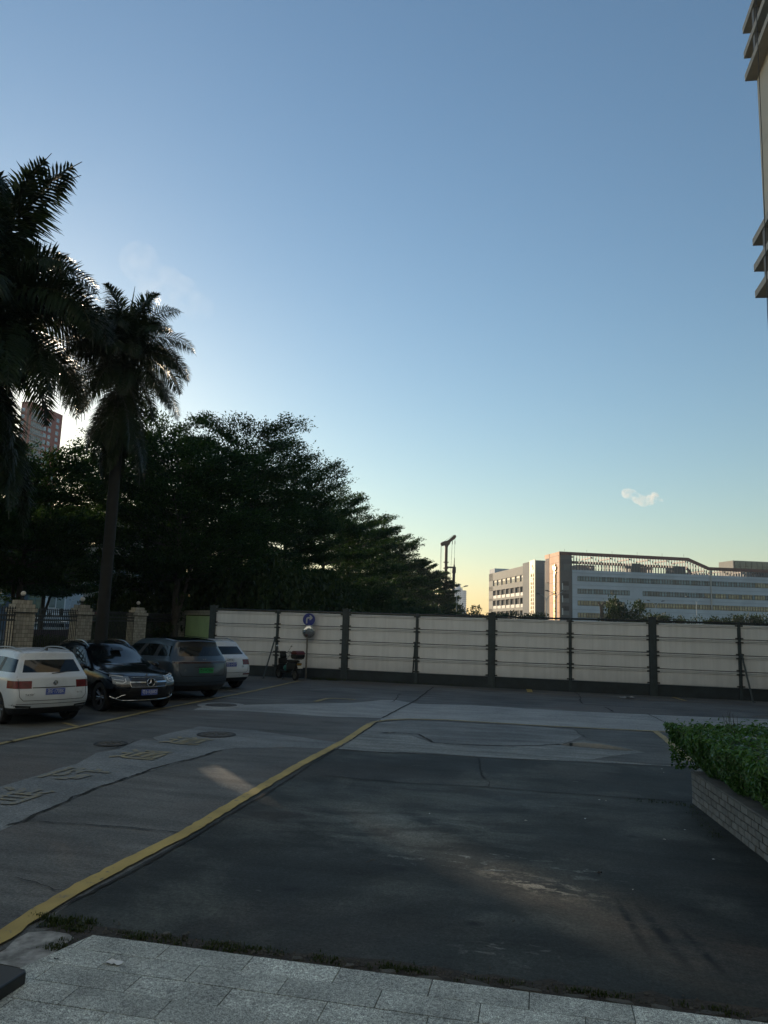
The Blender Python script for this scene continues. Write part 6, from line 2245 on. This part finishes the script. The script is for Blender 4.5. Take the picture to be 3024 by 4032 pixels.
for (a, b, z0, z1) in ((.20, .50, 2.95, 4.45), (.56, .93, 2.85, 4.3)):
    q = MB(); q.box(WW * a, WW * b, -.05, .02, z0, z1); q.build('window', win_g, wb)
q = MB(); q.box(WW * .78, WW * .93, -.06, .02, 1.9, 2.85); q.build('door', dark_in, wb)
q = MB()
for k in range(5): q.box(WW * (.17 + k * .042), WW * (.20 + k * .042), -.02, 0, 2.05, 2.35)
for k in range(8): q.box(WW * (.22 + k * .045), WW * (.25 + k * .045), -.02, 0, 1.15, 1.4)
q.box(WW * .16, WW * .38, -.02, 0, 1.85, 1.9)
q.build('wall_lettering', frame_d, wb)
q = MB(); q.prism([(WW * 1.05, 0), (WW * 1.6, 2.9), (WW * 1.85, 2.9), (WW * 1.85, 2.5), (WW * 1.6, 2.4), (WW * 1.25, 0)], -1.2, -.8, axis='y'); q.build('stair', M('stair_grey', (0.33, 0.36, 0.38), .7), wb)
q = MB(); q.tube([(WW * 1.0, -1.2, .9), (WW * 1.55, -1.2, 3.8), (WW * 1.9, -1.2, 3.8)], .05, 6); q.build('handrail', M('stair_rail', (0.5, 0.52, 0.54), .4), wb)
xa, xb = RY(250, 2420, 96).x, RY(640, 2420, 96).x
sh = thing('shop_house', 'beige shop house with small windows above the red shop sign', 'building', (xa, 96.0, 0))
WW = xb - xa
q = MB(); q.box(0, 3.2, 0, 10, 0, 11.2); q.box(3.21, WW, 0, 10, 0, 15.5); q.build('wall', M('beige_wall', (0.33, 0.30, 0.24), .8, var=.1, vs=.5), sh)  # taller right block added to hold off the low sun
for k, (a, z0, z1, w_) in enumerate([(.6, 3.6, 5.1, .6), (1.9, 5.4, 6.2, 1.9), (3.4, 3.0, 4.3, 1.7), (6, 3.0, 4.4, 1.5), (8.5, 3.0, 4.4, 1.5), (3.4, 7.2, 8.6, 1.5), (6, 7.2, 8.6, 1.5), (8.5, 7.2, 8.6, 1.5), (.6, 7.4, 8.6, .8)]):
    q = MB(); q.box(a, a + w_, -.05, .02, z0, z1, 0)
    q.build('window', win_g, sh)
for (a, z) in ((.1, 3.3), (1.7, 3.2)):
    q = MB(); q.box(a - .35, a + .35, -.5, -.05, z, z + .55); q.build('air_conditioner', _mats['ac_white'], sh)
q = MB(); q.box(3.6, 4.9, -.12, -.06, 3.9, 4.5); q.build('shop_banner', M('orange_banner', (0.40, 0.14, 0.04), .6), sh)
q = MB(); q.box(4.6, 5.2, -.14, -.06, 2.6, 4.1); q.build('shop_banner', M('pink_banner', (0.42, 0.22, 0.22), .6), sh)
q = MB(); q.box(1.0, 6.6, -1.0, -.8, 1.15, 2.55); rs = q.build('shop_sign', M('red_sign', (0.30, 0.02, 0.035), .5), sh)
q = MB()
q.box(1.55, 2.6, -1.03, -1.0, 1.35, 2.35); q.build('sign_emblem', M('sign_tan', (0.36, 0.20, 0.13), .6), rs)
q = MB()
for k in range(4): q.box(3.0 + k * .42, 3.3 + k * .42, -1.03, -1.0, 1.95, 2.3)
q.box(3.0, 4.0, -1.03, -1.0, 1.45, 1.62)
q.build('sign_lettering', M('sign_pale', (0.5, 0.42, 0.42), .6), rs)
q = MB(); q.box(.6, WW, -.02, .02, 0, 1.1); q.build('shop_front', dark_in, sh)
# barrier along the street
q = MB()
A2, B2 = RY(20, 2470, 50), RY(420, 2470, 56)
q.box(0, (B2 - A2).length, -.1, .1, .55, 1.15)
brr = q.build('street_barrier', M('dull_purple_panel', (0.10, 0.07, 0.085), .7, var=.2, vs=2), None, (A2.x, A2.y, 0), math.atan2((B2 - A2).y, (B2 - A2).x))
tag(brr, 'dull purple street barrier seen through the iron fence below the parked cars', 'barrier')
# small white lamp post at the far left
p = RY(28, 2460, 60)
sl_ = thing('lamp_post', 'thin white lamp post at the left edge beyond the fence', 'street lamp', (p.x, 60, 0))
q = MB(); q.tube([(0, 0, 0), (.25, 0, 3.4)], .05, 8); q.build('pole', pole_m, sl_)
q = MB(); q.tube([(-.4, 0, 3.42), (.6, 0, 3.5)], .07, 7); q.build('lamp_head', pole_m, sl_)

# ================================================================== TOWER AT THE RIGHT EDGE
tc = Vector((math.sin(R(28.5)) * 28.1, math.cos(R(28.5)) * 28.1, 0))
tow = thing('office_tower', 'beige panelled tower with projecting ledges at the right edge', 'building', tc, GRID)
tp = M('beige_cladding', (0.50, 0.44, 0.335), .7, var=.06, vs=.6, bump=.08, bs=60, orand=.04)
q = MB(); q.box(.06, 18, -13.2, -.06, -0.2, 46); q.build('core', M('tower_core', (0.10, 0.095, 0.085), .8), tow)
# unseen tower wing and entrance front behind the camera, added for their bounced light
q = MB(); q.box(.01, 18, -34, -13.22, -.2, 46); q.box(-36, .0, -44, -31.0, -.2, 40); q.build('wing', M('wing_bounce_render', (0.53, 0.57, 0.60), .75, var=.08, vs=.5), tow)
q = MB()
for k in range(10):
    q.box(-35, -1.0, -31.0, -30.95, 1.2 + k * 3.9, 2.7 + k * 3.9)
    q.box(-.05, .01, -30, -14.2, 1.2 + k * 3.9, 2.7 + k * 3.9)
q.build('window_band', win_g, tow)
# cladding panels on the face that looks left, and on the far end
PZ = 2.9
for i in range(16):
    z0 = i * PZ - .4
    for k in range(4):
        y1 = -k * 4.4
        q = MB() if False else None
        if i == 0 and k == 0:
            b_ = MB(); b_.box(0, .06, -4.4 + .02, -.0, .012, PZ - .012); pan = b_.mesh('cladding_panel', tp)
            b_ = MB(); b_.box(0, 4.4 - .02, 0, .06, .012, PZ - .012); pan2 = b_.mesh('cladding_panel', tp)
        if k < 3: place('cladding_panel', pan, tow, (rnd.uniform(-.002, .002), y1, z0))
        if k < 4: place('cladding_panel', pan2, tow, (.02 + k * 4.4, -.06, z0))
lg = MB(); lg.prism([(-.40, 0), (.02, -.02), (.02, .30), (-.40, .26)], -12, .06, axis='y')
lgm = lg.mesh('ledge', M('ledge_render', (0.40, 0.36, 0.30), .8, var=.1))
for zc in (24.8, 23.75, 22.8, 16.2, 15.2, 14.2, 33.4, 32.4, 31.4):
    place('ledge', lgm, tow, (0, 0, zc))
bk_ = MB(); bk_.box(-.36, .02, -.12, .12, -.02, .72); bk_.box(-.30, -.02, -.30, .30, .1, .16)
bkm = bk_.mesh('bracket', M('bracket_grey', (0.16, 0.155, 0.145), .7))
for zc in (24.05, 23.1, 15.5, 14.5):
    for y in (-1.1, -3.4, -6.0): place('bracket', bkm, tow, (0, y, zc))
wq = MB(); wq.box(-.03, .0, -11.6, -1.6, 0, .62)
wdm = wq.mesh('window_band', win_g)
for zc in (24.07, 23.12, 15.5, 14.5): place('window_band', wdm, tow, (-.01, 0, zc))
# hanging cable
pa, pb = RY(2977, 0, 21.0), RY(3023, 1240, 21.0)
q = MB()
q.tube([pa + (pa - pb) * .6, pa, (pa + pb) / 2 + Vector((.02, 0, 0)), pb, Vector((pb.x + .25, pb.y + .3, .1))], .012, 6)
o = q.build('hanging_cable', frame_d, None)
tag(o, 'thin dark cable hanging down in front of the tower at the right edge', 'cable')

# ================================================================== CLOUDS
def cloud(label, px, py, Y, size, blobs, dens, seed):
    c = RY(px, py, Y)
    bm = bmesh.new()
    for (x, z, r_) in blobs:
        bmesh.ops.create_icosphere(bm, subdivisions=3, radius=r_ * size, matrix=Matrix.Translation((x * size, 0, z * size)))
    me = bpy.data.meshes.new('cloud')
    bm.to_mesh(me); bm.free()
    o = place('cloud', me, None, c)
    rm = o.modifiers.new('r', 'REMESH'); rm.mode = 'VOXEL'; rm.voxel_size = size * .05
    mt = bpy.data.materials.new('cloud_vapour')
    mt.use_nodes = True
    n, l = mt.node_tree.nodes, mt.node_tree.links
    n.remove(n['Principled BSDF'])
    pv = n.new('ShaderNodeVolumePrincipled')
    pv.inputs['Color'].default_value = (1, 1, 1, 1)
    pv.inputs['Anisotropy'].default_value = .3
    tc_ = n.new('ShaderNodeTexCoord')
    no = n.new('ShaderNodeTexNoise')
    no.inputs['Scale'].default_value = 2.4 / size
    no.inputs['Detail'].default_value = 6
    no.inputs['Roughness'].default_value = .62
    l.new(tc_.outputs['Object'], no.inputs['Vector'])
    mr = n.new('ShaderNodeMapRange')
    mr.inputs[1].default_value = .44; mr.inputs[2].default_value = .74
    mr.inputs[3].default_value = 0; mr.inputs[4].default_value = dens
    l.new(no.outputs[0], mr.inputs[0])
    l.new(mr.outputs[0], pv.inputs['Density'])
    l.new(pv.outputs[0], n['Material Output'].inputs['Volume'])
    me.materials.append(mt)
    tag(o, label, 'cloud')
    return o
cloud('small lone cream cloud above the school roof', 2525, 1962, 2600, 60, [(-.85, .28, .34), (-.55, .22, .32), (-.2, -.02, .34), (.15, -.18, .36), (.5, -.1, .36), (.75, .1, .34), (1.2, -.1, .14)], .05, 1)
cloud('faint wispy cloud above the second palm', 640, 1110, 2200, 130, [(-.6, .5, .5), (-.3, .1, .5), (.1, -.1, .5), (.5, -.3, .45), (.9, -.6, .4)], .0022, 2)

# ================================================================== HAZE
hz = MB()
hz.box(-420, 620, -80, 1450, -1.2, 100)
hm_ = bpy.data.materials.new('haze_air')
hm_.use_nodes = True
_hn = hm_.node_tree
_hn.nodes.remove(_hn.nodes['Principled BSDF'])
_hv = _hn.nodes.new('ShaderNodeVolumePrincipled')
_hv.inputs['Color'].default_value = (0.92, 0.95, 1.0, 1)
_hv.inputs["Density"].default_value = 0.0002
_hv.inputs['Anisotropy'].default_value = 0.3
_hn.links.new(_hv.outputs[0], _hn.nodes['Material Output'].inputs['Volume'])
tag(hz.build('haze', hm_), kind='stuff')
